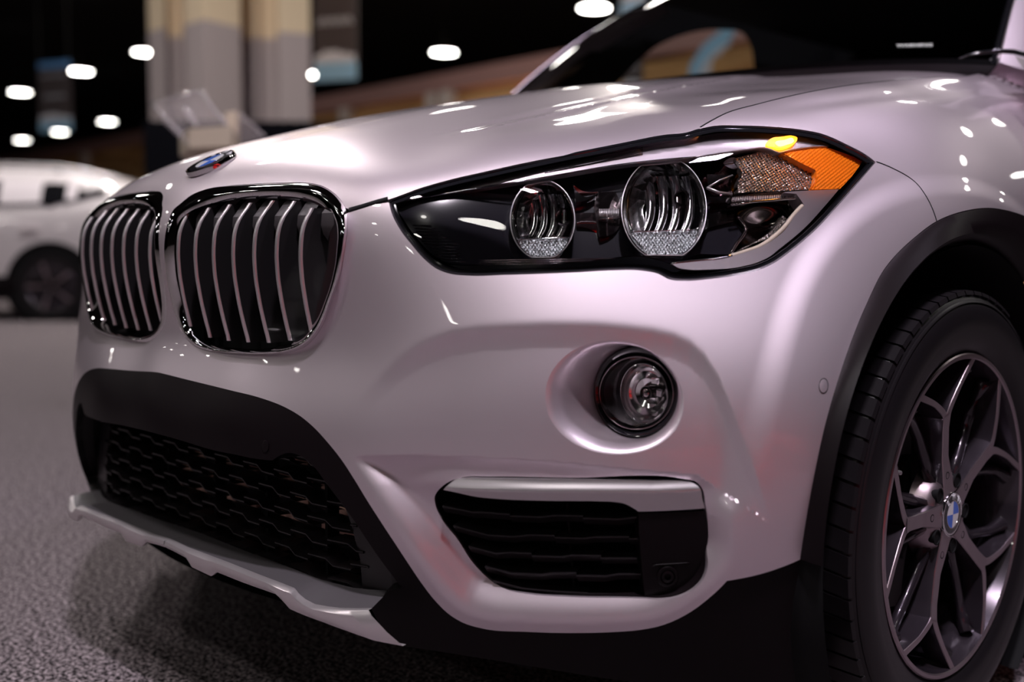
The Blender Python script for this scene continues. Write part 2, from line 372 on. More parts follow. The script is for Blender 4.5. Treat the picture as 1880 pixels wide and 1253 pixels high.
# ------------------------------------------------------------------ materials
def mat(name, col, rough=.5, metal=0.0, coat=0.0, coat_rough=.03, emit=None, es=0.0, spec=.5, trans=0.0, ior=1.45, alpha=1.0):
    m = bpy.data.materials.new(name); m.use_nodes = True; b = m.node_tree.nodes['Principled BSDF']
    b.inputs['Base Color'].default_value = (*col, 1); b.inputs['Roughness'].default_value = rough; b.inputs['Metallic'].default_value = metal
    b.inputs['Coat Weight'].default_value = coat; b.inputs['Coat Roughness'].default_value = coat_rough
    b.inputs['Specular IOR Level'].default_value = spec; b.inputs['Transmission Weight'].default_value = trans; b.inputs['IOR'].default_value = ior
    if emit: b.inputs['Emission Color'].default_value = (*emit, 1); b.inputs['Emission Strength'].default_value = es
    return m
def node(m, t, **k):
    n = m.node_tree.nodes.new(t)
    for a, b in k.items(): setattr(n, a, b)
    return n
def clearmat(name, col=(1, 1, 1), gloss=1.0, rough=.01):
    """thin clear plastic: see-through with a fresnel gloss"""
    m = bpy.data.materials.new(name); m.use_nodes = True; nt = m.node_tree; nt.nodes.remove(nt.nodes['Principled BSDF'])
    out = nt.nodes['Material Output']; t = node(m, 'ShaderNodeBsdfTransparent'); t.inputs[0].default_value = (*col, 1)
    g = node(m, 'ShaderNodeBsdfGlossy'); g.inputs['Roughness'].default_value = rough; f = node(m, 'ShaderNodeFresnel'); f.inputs[0].default_value = 1.5
    mx = node(m, 'ShaderNodeMixShader'); mm = node(m, 'ShaderNodeMath', operation='MULTIPLY'); mm.inputs[1].default_value = gloss
    L = nt.links; L.new(f.outputs[0], mm.inputs[0]); L.new(mm.outputs[0], mx.inputs[0]); L.new(t.outputs[0], mx.inputs[1]); L.new(g.outputs[0], mx.inputs[2]); L.new(mx.outputs[0], out.inputs[0])
    return m
PAINT = mat('silver_pearl_paint', (.75, .655, .715), rough=.43, metal=.87, coat=1.0, coat_rough=.025)
def flakes(m, scale=2500, amt=.12):
    n = node(m, 'ShaderNodeTexNoise'); n.inputs['Scale'].default_value = scale; n.inputs['Detail'].default_value = 0
    tc = node(m, 'ShaderNodeTexCoord'); b = node(m, 'ShaderNodeBump'); b.inputs['Strength'].default_value = amt; b.inputs['Distance'].default_value = .0003
    m.node_tree.links.new(tc.outputs['Object'], n.inputs['Vector']); m.node_tree.links.new(n.outputs[0], b.inputs['Height'])
    m.node_tree.links.new(b.outputs[0], m.node_tree.nodes['Principled BSDF'].inputs['Normal'])
flakes(PAINT)
BLACK = mat('black_gloss', (.008, .008, .010), rough=.12, coat=.5)
PLASTIC = mat('black_grained_plastic', (.0055, .0035, .0045), rough=.42, spec=.14)
DARK = mat('black_matt', (.006, .006, .007), rough=.7, spec=.2)
CHROME = mat('chrome', (.82, .80, .82), rough=.04, metal=1)
DCHROME = mat('dark_chrome', (.30, .25, .26), rough=.12, metal=1)
SATIN = mat('satin_silver', (.62, .58, .60), rough=.33, metal=.85)
RUBBER = mat('tyre_rubber', (.009, .0075, .009), rough=.34, spec=.35)
ALLOY = mat('machined_alloy', (.36, .29, .32), rough=.30, metal=.9)
GREY = mat('grey_wheel_paint', (.045, .036, .046), rough=.25, metal=.6, coat=.5)
BLUE = mat('badge_blue', (.015, .12, .62), rough=.2, coat=1)
WHITE = mat('badge_white', (.75, .75, .78), rough=.2, coat=1)
GLASS = clearmat('clear_lens', gloss=.9)


# ------------------------------------------------------------------ the car body
car = empty('car', (0, .8, 0)); tag(car, 'large silver compact utility vehicle in front, twin slatted chrome grille and lit headlight', 'car')
_pm = {}
def par(o):  # keep world placement under the car's empty
    return o
car.location = (0, 0, 0)
S = 3.0
apr = crossx0(spline(APRON_TOP, 4))
arch_full = spline(ARCH_O, 6)
jn = np.argmin(np.hypot(*(arch_full-[1720, 406]).T))
hlb = spline(HL_BOT, 4); hlt = spline(HL_TOP, 4); hhl = spline(HOOD_HL, 5); fh = spline(FENDER_HOOD, 5); seam = spline(SEAM, 5)
kid = spline(KID_O, 3.5, True)
# the centre spine between the kidneys
cz, czP = centre_px(.7745, .545, 40)
ko = np.array(kid); 
# kidney side of the paint: from the top inner corner down round the bottom and up to the hood seam (travel anticlockwise in the picture)
i_top = np.argmin(np.hypot(*(ko-[311, 399]).T)); i_seam = np.argmin(np.hypot(*(ko-[637.5, 392]).T))
kpart = np.concatenate([ko[i_seam:], ko[:i_top+1]]) if i_seam > i_top else ko[i_seam:i_top+1]
kpart = kpart[::-1]           # inner top -> down -> bottom -> outer side -> seam
t0 = proj(Bpx(apr[:1]))[0]
ctop, cP = centre_px(.7745, float(Bpx(apr[:1])[0, 2]), 34)
hl_left = hlb
hood_edge_low = lin([(640, 390), (690, 375.5)], 5)
lipL = [(690, 375.5), (697, 374)]
bumper_px = np.concatenate([ctop[::-1][:-1], lin([ctop[0], kpart[0]], 3), kpart[1:], lin([kpart[-1], (690, 375.5)], 5)[1:], lin([(690, 375.5), (714, 372)], 5)[1:], hlb[1:], seam[2:], arch_full[:jn][::-1], apr[::-1][1:]])
# remove near-duplicates
def dedup(P, e=.35):
    out = [P[0]]
    for p in P[1:]:
        if np.hypot(*(p-out[-1])) > e: out.append(p)
    if np.hypot(*(out[0]-out[-1])) < e: out.pop()
    return np.array(out)
bumper_px = dedup(bumper_px)
qb = qsolve(bumper_px); qb[Bpx(bumper_px)[:, 0] < 1e-3] = bumper_px[Bpx(bumper_px)[:, 0] < 1e-3]
q_int = qsolve(spline(INTAKE, 4, True)); q_fog = qsolve(spline(FOG_O, 4, True))
bumper = panel('bumper', qb, [q_int, q_fog], 5.0, mapF, car, PAINT)
# fender
fend_px = dedup(np.concatenate([fh, lin([(1811, 112), (1835, 100), (1900, 95), (1955, 130), (1955, 450)], 10)[1:], arch_full[jn:][::-1], seam[::-1][1:-1], hlt]))
fender = panel('fender', qsolve(fend_px, mapFd), [], 6.0, mapFd, car, PAINT, mirror=False)
fm = fender.data.copy(); fo_ = bpy.data.objects.new('fender', mirror_mesh(fender.data)); COL.objects.link(fo_); fo_.parent = car
# hood, laid out in plan
CRX = Bpx(spline([(735, 284), (762, 272), (825, 250), (875, 239), (975, 216), (1070, 194), (1135, 181), (1190, 170), (1290, 152), (1370, 139)], 25))[:, :2]
CRS = 1.0
def hoodD(xy):
    """raised crease running back over the bonnet"""
    pts = CRX
    d = np.full(len(xy), 9.); sd = np.zeros(len(xy)); k, s_ = dseg(xy, pts); x = k*np.where(s_ < 0, 1, -1)*CRS
    amp = sm((xy[:, 1]-.24)/.25)*sm((xy[:, 1]-.05)/.1)
    return amp*np.where(x > 0, .0075*(1-np.exp(-x/.035)), .0036*np.exp(-((x+.026)/.018)**2))
def mapH(xy):
    P = Bxy(xy); P[:, 2] -= hoodD(np.atleast_2d(xy)); return P
hk = ko[i_top:i_seam+1]; hk = ko[(np.arange(i_top, i_top+len(ko))) % len(ko)]
hk = hk[:[i for i in range(len(hk)) if np.hypot(*(hk[i]-ko[i_seam])) < .01][0]+1]
hk = hk[hk[:, 1] < 384.5]
hpx = np.concatenate([hk, [(640, 384)], hhl[::-1][1:], fh[1:]])
hP = Bpx(dedup(hpx))
rear = np.array([(.69, 1.325), (.60, 1.245), (.4, 1.175), (.2, 1.14), (0, 1.128)])
zc = float(hP[0, 1]); 
ctr = np.array([(0, 1.128-(1.128-.0375)*k/60) for k in range(1, 60)])
hood_xy = dedup(np.concatenate([hP[:, :2], resamp(rear, 30, False), ctr, [(0, .0375), (.011, .0375)]]), .0012)
hood = panel('hood', hood_xy, [], .009, mapH, car, PAINT, mirror=True, h=.0008)

# panel gaps: thin dark seals in the joints
def gap(nm, P, w=.0016, up_=.0006):
    P = toward0(P, up_); T = np.gradient(P, axis=0); T /= np.linalg.norm(T, axis=1)[:, None]; n = P-C0; n /= np.linalg.norm(n, axis=1)[:, None]; s = np.cross(T, n)
    return strip(nm, [P-s*w-n*.002, P-s*w, P+s*w, P+s*w-n*.002], False, car, DARK)
def toward0(P, d):
    r = P-CAM; L = np.linalg.norm(r, axis=1)[:, None]; return CAM + r*(1-d/L)
gap('panel_gap', mapFd(qsolve(spline(FENDER_HOOD, 6), mapFd)), .0014)
gap('panel_gap', mapFd(qsolve(spline(SEAM, 6), mapFd)), .0010)
gap('panel_gap', mapF(qsolve(spline([(640, 385.5), (660, 380), (690, 371), (712, 365)], 5))), .0030)
# ------------------------------------------------------------------ helpers for things set into the skin
def toward(P, d):
    """move points nearer the lens side of the skin along their own sight line (metres, negative = deeper)"""
    r = P-CAM; L = np.linalg.norm(r, axis=1)[:, None]; return CAM + r*(1-np.broadcast_to(np.asarray(d, float), (len(P),))[:, None]/L)
def inward(P, d):
    n = P-C0; n /= np.linalg.norm(n, axis=1)[:, None]; return P-n*d
def onsurf(q, fn, lo=.8, hi=3.2):
    """where sight lines meet the upright surface y = fn(x)"""
    q = np.atleast_2d(np.array(q, float)); d = rays(q); a = np.full(len(q), lo); b = np.full(len(q), hi)
    for _ in range(40):
        c = (a+b)/2; P = CAM+c[:, None]*d; k = P[:, 1] < fn(P[:, 0]); a = np.where(k, c, a); b = np.where(k, b, c)
    return CAM+a[:, None]*d
def onplane(q, p0, n):
    q = np.atleast_2d(np.array(q, float)); d = rays(q); t = ((np.array(p0)-CAM)@np.array(n))/(d@np.array(n)); return CAM+t[:, None]*d
def fill(name, P2, f, step, parent, m, **k): return panel(name, P2, [], step, f, parent, m, **k)

# ------------------------------------------------------------------ kidney grille
grille_top_y = lambda x: None
def kidney(side):
    root = empty('kidney_grille'); root.parent = car
    M = np.array([side, 1, 1.])
    n = 160
    o = resamp(spline(KID_O, 2, True), n); m_ = resamp(spline(KID_M, 2, True), n); i_ = resamp(spline(KID_I, 2, True), n)
    # start all three loops at matching places
    def roll_to(L, p): k = np.argmin(np.hypot(*(L-p).T)); return np.roll(L, -k, 0)
    o = roll_to(o, [319, 384]); m_ = roll_to(m_, [322, 396]); i_ = roll_to(i_, [329, 408])
    O3 = Bpx(o); Mp = Bpx(m_); I3 = Bpx(i_)
    pf = .15+.85*sm((Mp[:, 0]-.03)/.13)
    crest = toward(Mp, .017*pf); inner = toward(I3, -.004-.006*(1-pf))
    def mixc(A, B, t): return A*(1-t)+B*t
    O_in = inward(O3, .012)
    c1 = toward(mixc(O3, Mp, .15), .006*pf); c2 = toward(mixc(O3, Mp, .6), .0155*pf)
    c3 = toward(mixc(Mp, I3, .10), .0165*pf); c4 = toward(mixc(Mp, I3, .55), .009*pf-.003*(1-pf)); c5 = toward(mixc(Mp, I3, .93), -.001-.006*(1-pf))
    curves = [O_in, toward(O3, -.001), c1, c2, crest, c3, c4, c5, inner, toward(I3, -.05)]
    fr = strip('frame', [c*M for c in curves], True, root, CHROME, angle=50)
    zz = np.array([.560, .599, .62, .65, .685, .715, .732, .749, .768, .786, .83]); yy = np.array([.070, .059, .053, .046, .040, .038, .039, .041, .049, .065, .12])
    tops = [(344, 396), (381, 384), (418, 378), (455, 375), (494, 371), (535, 372), (574, 385)]
    bots = [(352, 596), (389, 616), (420, 622), (453, 625), (487, 626), (525, 622), (563, 605)]
    for k in range(7):
        x = .0441+.0478*k; zt = at(*tops[k], x=x)[2]+.002; zb = at(*bots[k], x=x)[2]-.003
        z = np.linspace(zb, zt, 26); y = np.interp(z, zz, yy)
        y = np.convolve(np.r_[y[0], y, y[-1]], [.25, .5, .25], 'valid') + .19*(x*x-.0352)
        w = .0029; s1 = []
        for (dx, dy) in ((-w, .004), (-w*.9, .0008), (-w*.4, 0), (w*.4, 0), (w*.9, .0008), (w, .004)):
            s1.append(np.stack([x+dx+0*z, y+dy, z], 1)*M)
        sl = strip('slat', s1, False, root, SATIN, angle=60)
        b1 = []
        for (dx, dy) in ((-w, .0045), (-w*1.2, .02), (-w*1.4, .055), (w*1.6, .055), (w*1.3, .02), (w, .0045)):
            b1.append(np.stack([x+dx+0*z, y+dy, z], 1)*M)
        bl = strip('slat_blade', b1, False, sl, BLADE, angle=40)
    # shutter plates leaning back between the slats near the top, and the dark box behind
    for k in range(8):
        xa, xb = .0441+.0478*(k-1)+.006, .0441+.0478*k-.006
        if k == 0: xa = .022
        if k == 7: xb = xa+.030
        zt = np.interp((xa+xb)/2, [.03, .10, .2, .3, .36], [.768, .785, .79, .788, .77])
        z = np.array([.735, .745, .757, .77, zt, zt+.012]); xs = (xa+xb)/2
        y = np.interp(z, zz, yy)+.19*(xs*xs-.0352)+np.array([.036, .026, .019, .014, .012, .012])
        strip('shutter', [np.stack([xa+0*z, y+.004, z], 1)*M, np.stack([(xa*.85+xb*.15)+0*z, y, z], 1)*M, np.stack([xb+0*z, y+.002, z], 1)*M], False, root, SHUT, angle=30)
    xs = np.linspace(.012, .385, 12); bx = []
    for z in np.linspace(.565, .815, 5): bx.append(np.stack([xs, .105+.25*xs*xs, 0*xs+z], 1)*M)
    strip('grille_back', bx, False, root, DARK)
    return root
BLADE = mat('black_satin', (.010, .009, .010), rough=.35, spec=.4)
SHUT = mat('shutter_satin', (.06, .054, .058), rough=.35, spec=.5)
kidney(1); kidney(-1)
# black strip across the gap between bonnet nose and the spine
zs = np.linspace(-.0145, .0145, 6)
strip('nose_seal', [np.stack([zs, .045+0*zs, .783+0*zs], 1), np.stack([zs, .0425+0*zs, .776+0*zs], 1), np.stack([zs, .06+0*zs, .772+0*zs], 1)], False, car, BLACK)

# ------------------------------------------------------------------ bonnet badge
def roundel(parent, c, n, upv, R, name='badge', thick=.004):
    """round badge: dark ring, chrome edge, blue and white quarters"""
    n = Vector(n).normalized(); upv = (Vector(upv)-Vector(upv).dot(n)*n).normalized(); rv = upv.cross(n)
    def disc(nm, prof, m, par_, seg=48):
        cs = []
        for r, h in prof: cs.append(np.array([Vector(c)+rv*(r*math.cos(a))+upv*(r*math.sin(a))+n*h for a in np.linspace(0, 2*math.pi, seg, endpoint=False)]))
        return strip(nm, cs, True, par_, m, angle=45, cap=True)
    b = disc(name, [(R, -thick), (R, .0), (R*.985, thick*.8), (R*.95, thick), (R*.92, thick*.8)], CHROME, parent)
    disc('badge_ring', [(R*.92, 0), (R*.92, thick*.75), (R*.62, thick*.95)], BLACK, b)
    disc('badge_inner_ring', [(R*.62, 0), (R*.62, thick*1.15), (R*.585, thick*1.15), (R*.58, thick)], CHROME, b)
    for k in range(4):
        a = np.linspace(k*math.pi/2, (k+1)*math.pi/2, 13); V = [Vector(c)+n*(thick*1.15)]+[Vector(c)+rv*(R*.58*math.cos(t))+upv*(R*.58*math.sin(t))+n*(thick*1.05) for t in a]
        me = mesh('badge_quarter', V, [(0, i, i+1) for i in range(1, 13)], False); link('badge_quarter', me, b, BLUE if k % 2 == BQ else WHITE)
    BMW = ['B', 'M', 'W']
    for ch, ang in zip(BMW, (135, 90, 45)):
        cu = bpy.data.curves.new('badge_letter', 'FONT'); cu.body = ch; cu.size = R*.33; cu.align_x = 'CENTER'; cu.align_y = 'CENTER'; cu.extrude = .0003; cu.offset = .0004
        t0 = bpy.data.objects.new('tmp', cu); COL.objects.link(t0); bpy.context.view_layer.update()
        me = bpy.data.meshes.new_from_object(t0.evaluated_get(bpy.context.evaluated_depsgraph_get())); bpy.data.objects.remove(t0)
        me.materials.clear(); me.materials.append(WHITE); t = bpy.data.objects.new('badge_letter', me); COL.objects.link(t); t.parent = b
        a = math.radians(ang); rad = rv*math.cos(a)+upv*math.sin(a); p = Vector(c)+rad*(R*.77)+n*(thick*1.1)
        tx = rad.cross(n); tx = -tx if False else tx
        mt = Matrix((tx, rad, n)).transposed().to_4x4(); mt.translation = p; t.matrix_world = mt
    return b
BQ = 1
e = mapH(np.array([[0, .118], [.0005, .118], [0, .1185]])); nn = np.cross(e[1]-e[0], e[2]-e[0]); nn = nn*np.sign(nn[2])
roundel(car, e[0]+nn/np.linalg.norm(nn)*.003, nn, (0, .6, .8), .041)

# ------------------------------------------------------------------ fog lamp
Pf = Bpx([(1128, 730)])[0]
fo = resamp(spline(FOG_O, 2, True), 120); fo = qsolve(fo)
A3 = mapF(fo)
fc = (1169, 720); fax = np.array([.30, -.954, 0.0])
fp0 = mapF(np.array([[1150., 725.]]))[0] + np.array([0, .050, 0])
ang = np.arctan2(fo[:, 1]-730, fo[:, 0]-1128)
def ring_px(cx, cy, rx, ry, tilt=0.0, a=None):
    a = ang if a is None else a; c, s = math.cos(tilt), math.sin(tilt)
    x, y = rx*np.cos(a), ry*np.sin(a); return np.stack([cx+c*x-s*y, cy+s*x+c*y], 1)
r_out = onplane(ring_px(1169, 720, 79, 85, .0), fp0, fax)
# dish: soft roll over the edge, then down to the lamp
Bd = mapF(fo+ (fo-np.array([1128, 730]))*.06) ; T0 = A3-Bd; T0 /= np.linalg.norm(T0, axis=1)[:, None]
cs = []
L = np.linalg.norm(r_out-A3, axis=1)[:, None]
for t in np.linspace(0, 1, 15):
    h00, h10, h01, h11 = 2*t**3-3*t*t+1, t**3-2*t*t+t, -2*t**3+3*t*t, t**3-t*t
    cs.append(h00*A3+h10*T0*L*.55+h01*r_out+h11*np.array([0, .03, 0])*1.0)
strip('fog_lamp_recess', cs, True, car, PAINT)
fog = empty('fog_lamp'); fog.parent = car
def fr(cx, cy, rx, ry, dep, tilt=0.0): return onplane(ring_px(cx, cy, rx, ry, tilt), fp0+np.array([0, dep, 0]), fax)
strip('lamp_bezel', [fr(1169, 720, 80, 86, 0), fr(1169.5, 720, 76, 82, -.004), fr(1169, 721, 71, 76, -.002), fr(1168.5, 722, 69, 70, .004), fr(1171, 722, 66, 67, .012)], True, fog, BLACK, angle=40)
strip('lamp_trim_ring', [fr(1168.5, 722, 69.5, 68, .001), fr(1168.5, 722, 67.5, 66, -.001), fr(1168.5, 722, 66, 65, .004)], True, fog, DCHROME)
strip('lamp_housing', [fr(1169, 722, 67, 66, .004), fr(1178, 722, 56, 60, .022), fr(1184, 723, 46, 56, .030), fr(1186, 723, 44, 55, .034)], True, fog, BLACK)
# reflector bowl with facets
REFL = mat('reflector_silver', (.93, .92, .93), rough=.12, metal=1)
rim_f = lambda k, dep: fr(1183+dep*260, 722.5, 43*k, 55*k, .026+dep, -.14)
strip('reflector_rim', [rim_f(1.03, 0), rim_f(1.0, -.003), rim_f(.96, 0)], True, fog, CHROME)
strip('reflector', [rim_f(.97, 0), rim_f(.9, .008), rim_f(.75, .016), rim_f(.5, .022), rim_f(.2, .025)], True, fog, REFL, angle=12)
strip('bulb_shield', [rim_f(.22, .006), rim_f(.24, .010), rim_f(.24, .034)], True, fog, DCHROME, cap=True)
for (u, v, w_, h_) in ((1198, 735, 20, 16), (1205, 758, 18, 10), (1204, 700, 14, 12), (1212, 722, 10, 16), (1165, 745, 14, 5)):
    qd = [(u-w_/2, v-h_/2), (u+w_/2, v-h_/2*.7), (u+w_/2*.8, v+h_/2), (u-w_/2*.9, v+h_/2*.8)]
    Pq = onplane(qd, fp0+np.array([0, .038, 0]), fax+np.array([.25*random.uniform(-1, 1), 0, .4*random.uniform(-1, 1)]))
    strip('reflector_facet', [Pq, Pq*.75+Pq.mean(0)*.25+np.array([.002, -.006, 0])], True, fog, REFL, smooth=False, cap=True)
gl = [fr(1169, 722, 67*k, 66*k, .004-.010*(1-k*k)) for k in (1, .85, .65, .4, .15)]
strip('lens', gl, True, fog, GLASS, cap=False)

# ------------------------------------------------------------------ lower side intake
tk = empty('side_intake'); tk.parent = car
ip = resamp(spline(INTAKE, 2, True), 140); ipq = qsolve(ip); I0 = mapF(ipq)
I0c = I0.mean(0)
strip('intake_rim', [I0*.99+I0c*.01+(inward(I0, .004)-I0), inward(I0*.985+I0c*.015, .008), inward(I0*.97+I0.mean(0)*.03, .03), inward(I0*.96+I0.mean(0)*.04, .08)], True, tk, PLASTIC, angle=50)
def deep(P0, d):
    return lambda x: plan(x)+d
def mapI(dep):
    def f(q):
        P = Bpx(q); return toward(P, -dep)
    return f
strip_back = resamp(ip, 60)
bk = Bpx(strip_back); bk = toward(bk, -.10)
V = np.vstack([bk, bk.mean(0)[None]]); link('intake_back', mesh('intake_back', V, [(i, (i+1) % 60, 60) for i in range(60)]), tk, DARK)
GARN = [(814, 900, 1), (824, 891), (836, 882), (855, 879), (900, 879), (1050, 881), (1200, 883.5), (1258, 885), (1274, 888), (1286, 899), (1289, 915), (1294, 934, 1), (1250, 937), (1172, 940, 1), (1160, 932), (1148, 926), (1125, 922), (1100, 921), (1000, 920), (920, 917), (870, 912), (838, 905)]
gq = spline(GARN, 4, True)
def gdep(q):
    """the garnish has a soft ridge along its length and rolls under at the bottom"""
    u, v = q[:, 0], q[:, 1]; mid = np.interp(u, [820, 870, 1000, 1200, 1290], [899, 902, 905, 906, 902])
    r = (v-mid); return -.018+.007*np.exp(-(np.clip(-r, 0, None)/16)**2) - .0006*np.clip(r, 0, 40)*.55 - .0*u
garn = panel('garnish', gq, [], 4, lambda q: toward(Bpx(q), gdep(q)), tk, SATIN, mirror=False, lip=.014)
tag(garn, 'satin silver garnish')
COVER = [(1172, 943, 1), (1250, 940.5), (1294, 938, 1), (1298, 975), (1299, 1015), (1297, 1042), (1288, 1063), (1270, 1081), (1246, 1093), (1205, 1099), (1184, 1096, 1), (1178, 1040), (1174, 990)]
cover = panel('sensor_cover', spline(COVER, 4, True), [], 8, lambda q: toward(Bpx(q), -.022), tk, PLASTIC, mirror=False, lip=.02)
def disc_on(nm, cx, cy, rx, ry, dep, parent, m, prof=((1, 0), (.9, .002), (.7, .002), (.6, 0), (.55, .002), (.3, .003))):
    cs = [toward(Bpx(ring_px(cx, cy, rx*k, ry*k, 0, np.linspace(0, 2*np.pi, 32, endpoint=False))), dep+h) for k, h in prof]
    return strip(nm, cs, True, parent, m, angle=40, cap=False)
disc_on('parking_sensor', 1226, 1060, 20, 20, -.0205, cover, PLASTIC)
tube('cover_line', toward(Bpx(lin([(1197, 1040), (1203, 1038), (1267, 1034)], 8)), -.021), .0012, cover, PLASTIC, 5)
# stepped louvre bars
LOUV = [[(812, 929), (868, 940), (884, 940), (936, 944)], [(936, 947), (990, 949), (1018, 946), (1070, 947)], [(1070, 951), (1135, 953), (1170, 949)],
        [(832, 965), (895, 982), (943, 985), (970, 982), (1018, 983)], [(1018, 986.5), (1070, 988), (1095, 985), (1155, 985), ], [(1155, 989), (1176, 989)],
        [(860, 1002.5), (910, 1016), (938, 1014), (976, 1016)], [(976, 1020.5), (1030, 1022), (1050, 1019), (1103, 1020)], [(1103, 1024.5), (1170, 1025)],
        [(890, 1040), (937, 1053), (994, 1055), (1012, 1052.5), (1058, 1052)], [(1058, 1057), (1110, 1058), (1135, 1054), (1178, 1054)],
        [(905, 1066), (960, 1080), (1020, 1086), (1080, 1089)], [(1080, 1090), (1180, 1091)]]
def louvre(pts, dep, parent, h=.022, nm='louvre'):
    q = lin(pts, 7); P = toward(Bpx(q), -dep); P2 = P+np.array([-.006, .010, -h*.5]); P3 = P+np.array([-.012, .03, .004]); P4 = P2+np.array([-.012, .03, .0])
    return strip(nm, [P4, P2, P+np.array([0, 0, -.0016]), P, P3], False, parent, GRAIN, smooth=False)
GRAIN = mat('intake_plastic', (.012, .010, .0115), rough=.30, spec=.5)
for l in LOUV: louvre(l, .032, tk)
for u in (1045, ): strip('intake_rib', [toward(Bpx(lin([(u-6, 925), (u+8, 1096)], 12)), -.05), toward(Bpx(lin([(u-2, 925), (u+12, 1096)], 12)), -.05)], False, tk, DARK)

# body-colour sensor disc near the wheel arch
a32 = np.linspace(0, 2*np.pi, 36, endpoint=False)
sr = [toward(mapF(ring_px(1508, 709, 8.2*k, 13.4*k, .05, a32)), h) for k, h in ((1.1, -.0006), (1.02, -.0010), (.97, -.001), (.93, .0012), (.6, .0015), (.02, .0016))]
strip('parking_sensor', sr, True, car, PAINT, angle=40)
strip('sensor_gap', [toward(mapF(ring_px(1508, 709, 8.2*k, 13.4*k, .05, a32)), .0004) for k in (1.07, .96)], True, car, DARK)

# ------------------------------------------------------------------ wheel arch trim
WC = np.array([.8845, .828, .3356])
ao = spline(ARCH_O[:-1], 6); AO = mapFd(qsolve(ao, mapFd)); phi = np.arctan2(AO[:, 2]-WC[2], AO[:, 1]-WC[1])
def circ(r, x, ph=phi): return np.stack([np.full(len(ph), 1.)*x, WC[1]+r*np.cos(ph), WC[2]+r*np.sin(ph)], 1)
inn = circ(.410, .893); 
AOi = inward(AO, .004)
arch_curves = [inward(AO, .014), AOi, AO*.97+inn*.03+np.array([.003, -.001, .0]), AO*.6+inn*.4+[.007, -.003, 0], AO*.15+inn*.85+[.006, -.002, 0], inn, circ(.404, .885), circ(.400, .84)]
strip('wheel_arch_trim', arch_curves, False, car, PLASTIC, angle=50)
# dark liner of the wheel well
ph2 = np.linspace(math.radians(205), math.radians(-50), 44)
strip('wheel_liner', [circ(.399, .888, ph2), circ(.397, .85, ph2), circ(.397, .60, ph2), circ(.39, .50, ph2), circ(.05, .50, ph2)], False, car, DARK)

GRAIN2 = mat('opening_plastic', (.004, .0035, .004), rough=.4, spec=.3)
# ------------------------------------------------------------------ lower black cladding with the centre opening
OPEN_T = [(150, 752), (182, 762), (250, 786), (325, 807), (400, 829), (426, 834), (470, 843), (500, 846, 1), (512, 838), (530, 832), (552, 838), (575, 856), (599, 888), (642, 945), (694, 1022), (738, 1080, 1)]
OPEN_B = [(738, 1080, 1), (715, 1082), (680, 1082), (647, 1079), (610, 1070), (551, 1050), (520, 1038), (445, 1010), (345, 970), (295, 948), (260, 930), (220, 908)]
CLAD_R = [(1469, 1028), (1501, 1019), (1499, 1100), (1496, 1300)]
BOT = [(1496, 1300), (1300, 1272), (1100, 1245), (950, 1220), (800, 1196), (740, 1187)]
SK_R = [(740, 1187), (717, 1172), (695, 1145), (682, 1119), (698, 1101), (714, 1085)]
ot = crossx0(spline(OPEN_T, 6)); 
cc, _ = centre_px(float(Bpx(apr[:1])[0, 2]), float(Bpx(ot[:1])[0, 2]), 14)
clad_px = dedup(np.concatenate([apr[:-1], lin(CLAD_R, 8)[:-1], lin(BOT, 10)[:-1], lin(SK_R, 4)[:-1], lin([SK_R[-1], (738, 1080)], 4)[:-1], ot[::-1], cc[::-1][1:-1]]))
clad = panel('lower_cladding', clad_px, [], 7, Bpx, car, PLASTIC, lip=.03)
o3 = Bpx(ot); 
strip('opening_frame', [o3, inward(o3, .012), o3+[0, .05, 0], o3*[.985, 1, 1]+[0, .09, -.002]], False, car, GRAIN2, mirror=True)
o4 = None
# plan line of the nose low down
def plan(x): return .012+.40*x*x
def cr(x): return .034+1.3*np.clip(np.abs(x)-.27, 0, 1)**2
# skid plate
SKID = mat('satin_skid', (.70, .65, .67), rough=.32, metal=.8)
LEDGE = mat('shaded_satin_ledge', (.13, .12, .13), rough=.42, metal=.5)  # same silver as the skid plate, with its shade put into the colour
SK_A = [(192, 888), (220, 908), (260, 930), (295, 948), (345, 970), (445, 1010), (520, 1038), (551, 1050), (590, 1065), (625, 1074), (650, 1080), (680, 1083), (715, 1085)]
SK_C = [(150, 882), (160, 908), (170, 919), (220, 944), (270, 969), (345, 1006), (420, 1034), (470, 1054), (520, 1073), (540, 1081), (548, 1092), (560, 1102), (577, 1111), (600, 1115), (625, 1118), (655, 1118.5), (682, 1118)]
SK_M = [(140, 900), (150, 922), (163, 934), (182, 946), (220, 961), (258, 978), (300, 998), (345, 1019), (400, 1043), (450, 1063), (510, 1084), (532, 1102), (560, 1120), (600, 1130), (640, 1138), (682, 1146), (700, 1150)]
SK_B = [(136, 892), (145, 915), (165, 940), (182, 946), (220, 967), (230, 982), (255, 994), (261, 989), (295, 1000), (342, 1025), (352, 1042), (388, 1059), (398, 1051), (445, 1070), (507, 1092), (518, 1103), (532, 1119), (560, 1131), (590, 1142), (625, 1155), (687, 1177), (740, 1187)]
def near_half(C, fn, n):
    P = onsurf(lin(C, 3), fn); k = P[:, 0] > 0; P = P[k]
    P[:, 0] = np.where(P[:, 0] < .012, 0, P[:, 0]); return resamp(P, n, False)
n = 150
def sameX(P, xs): # resample by x so the strips line up across the car
    o = np.argsort(P[:, 0]); return np.stack([xs]+[np.interp(xs, P[o, 0], P[o, i]) for i in (1, 2)], 1)
PA = near_half(SK_A, lambda x: cr(x)+.052, 200); PC = near_half(SK_C, lambda x: cr(x), 200); PB = near_half(SK_B, lambda x: cr(x)-.007, 200)
tt = np.linspace(0, 1, n)
def byfrac(P): return resamp(P, n, False) if False else sameX(P, tt*P[:, 0].max())
PA, PC, PB = byfrac(PA), byfrac(PC), byfrac(PB)
Cf = PC+np.array([0, -.0045, -.0010])
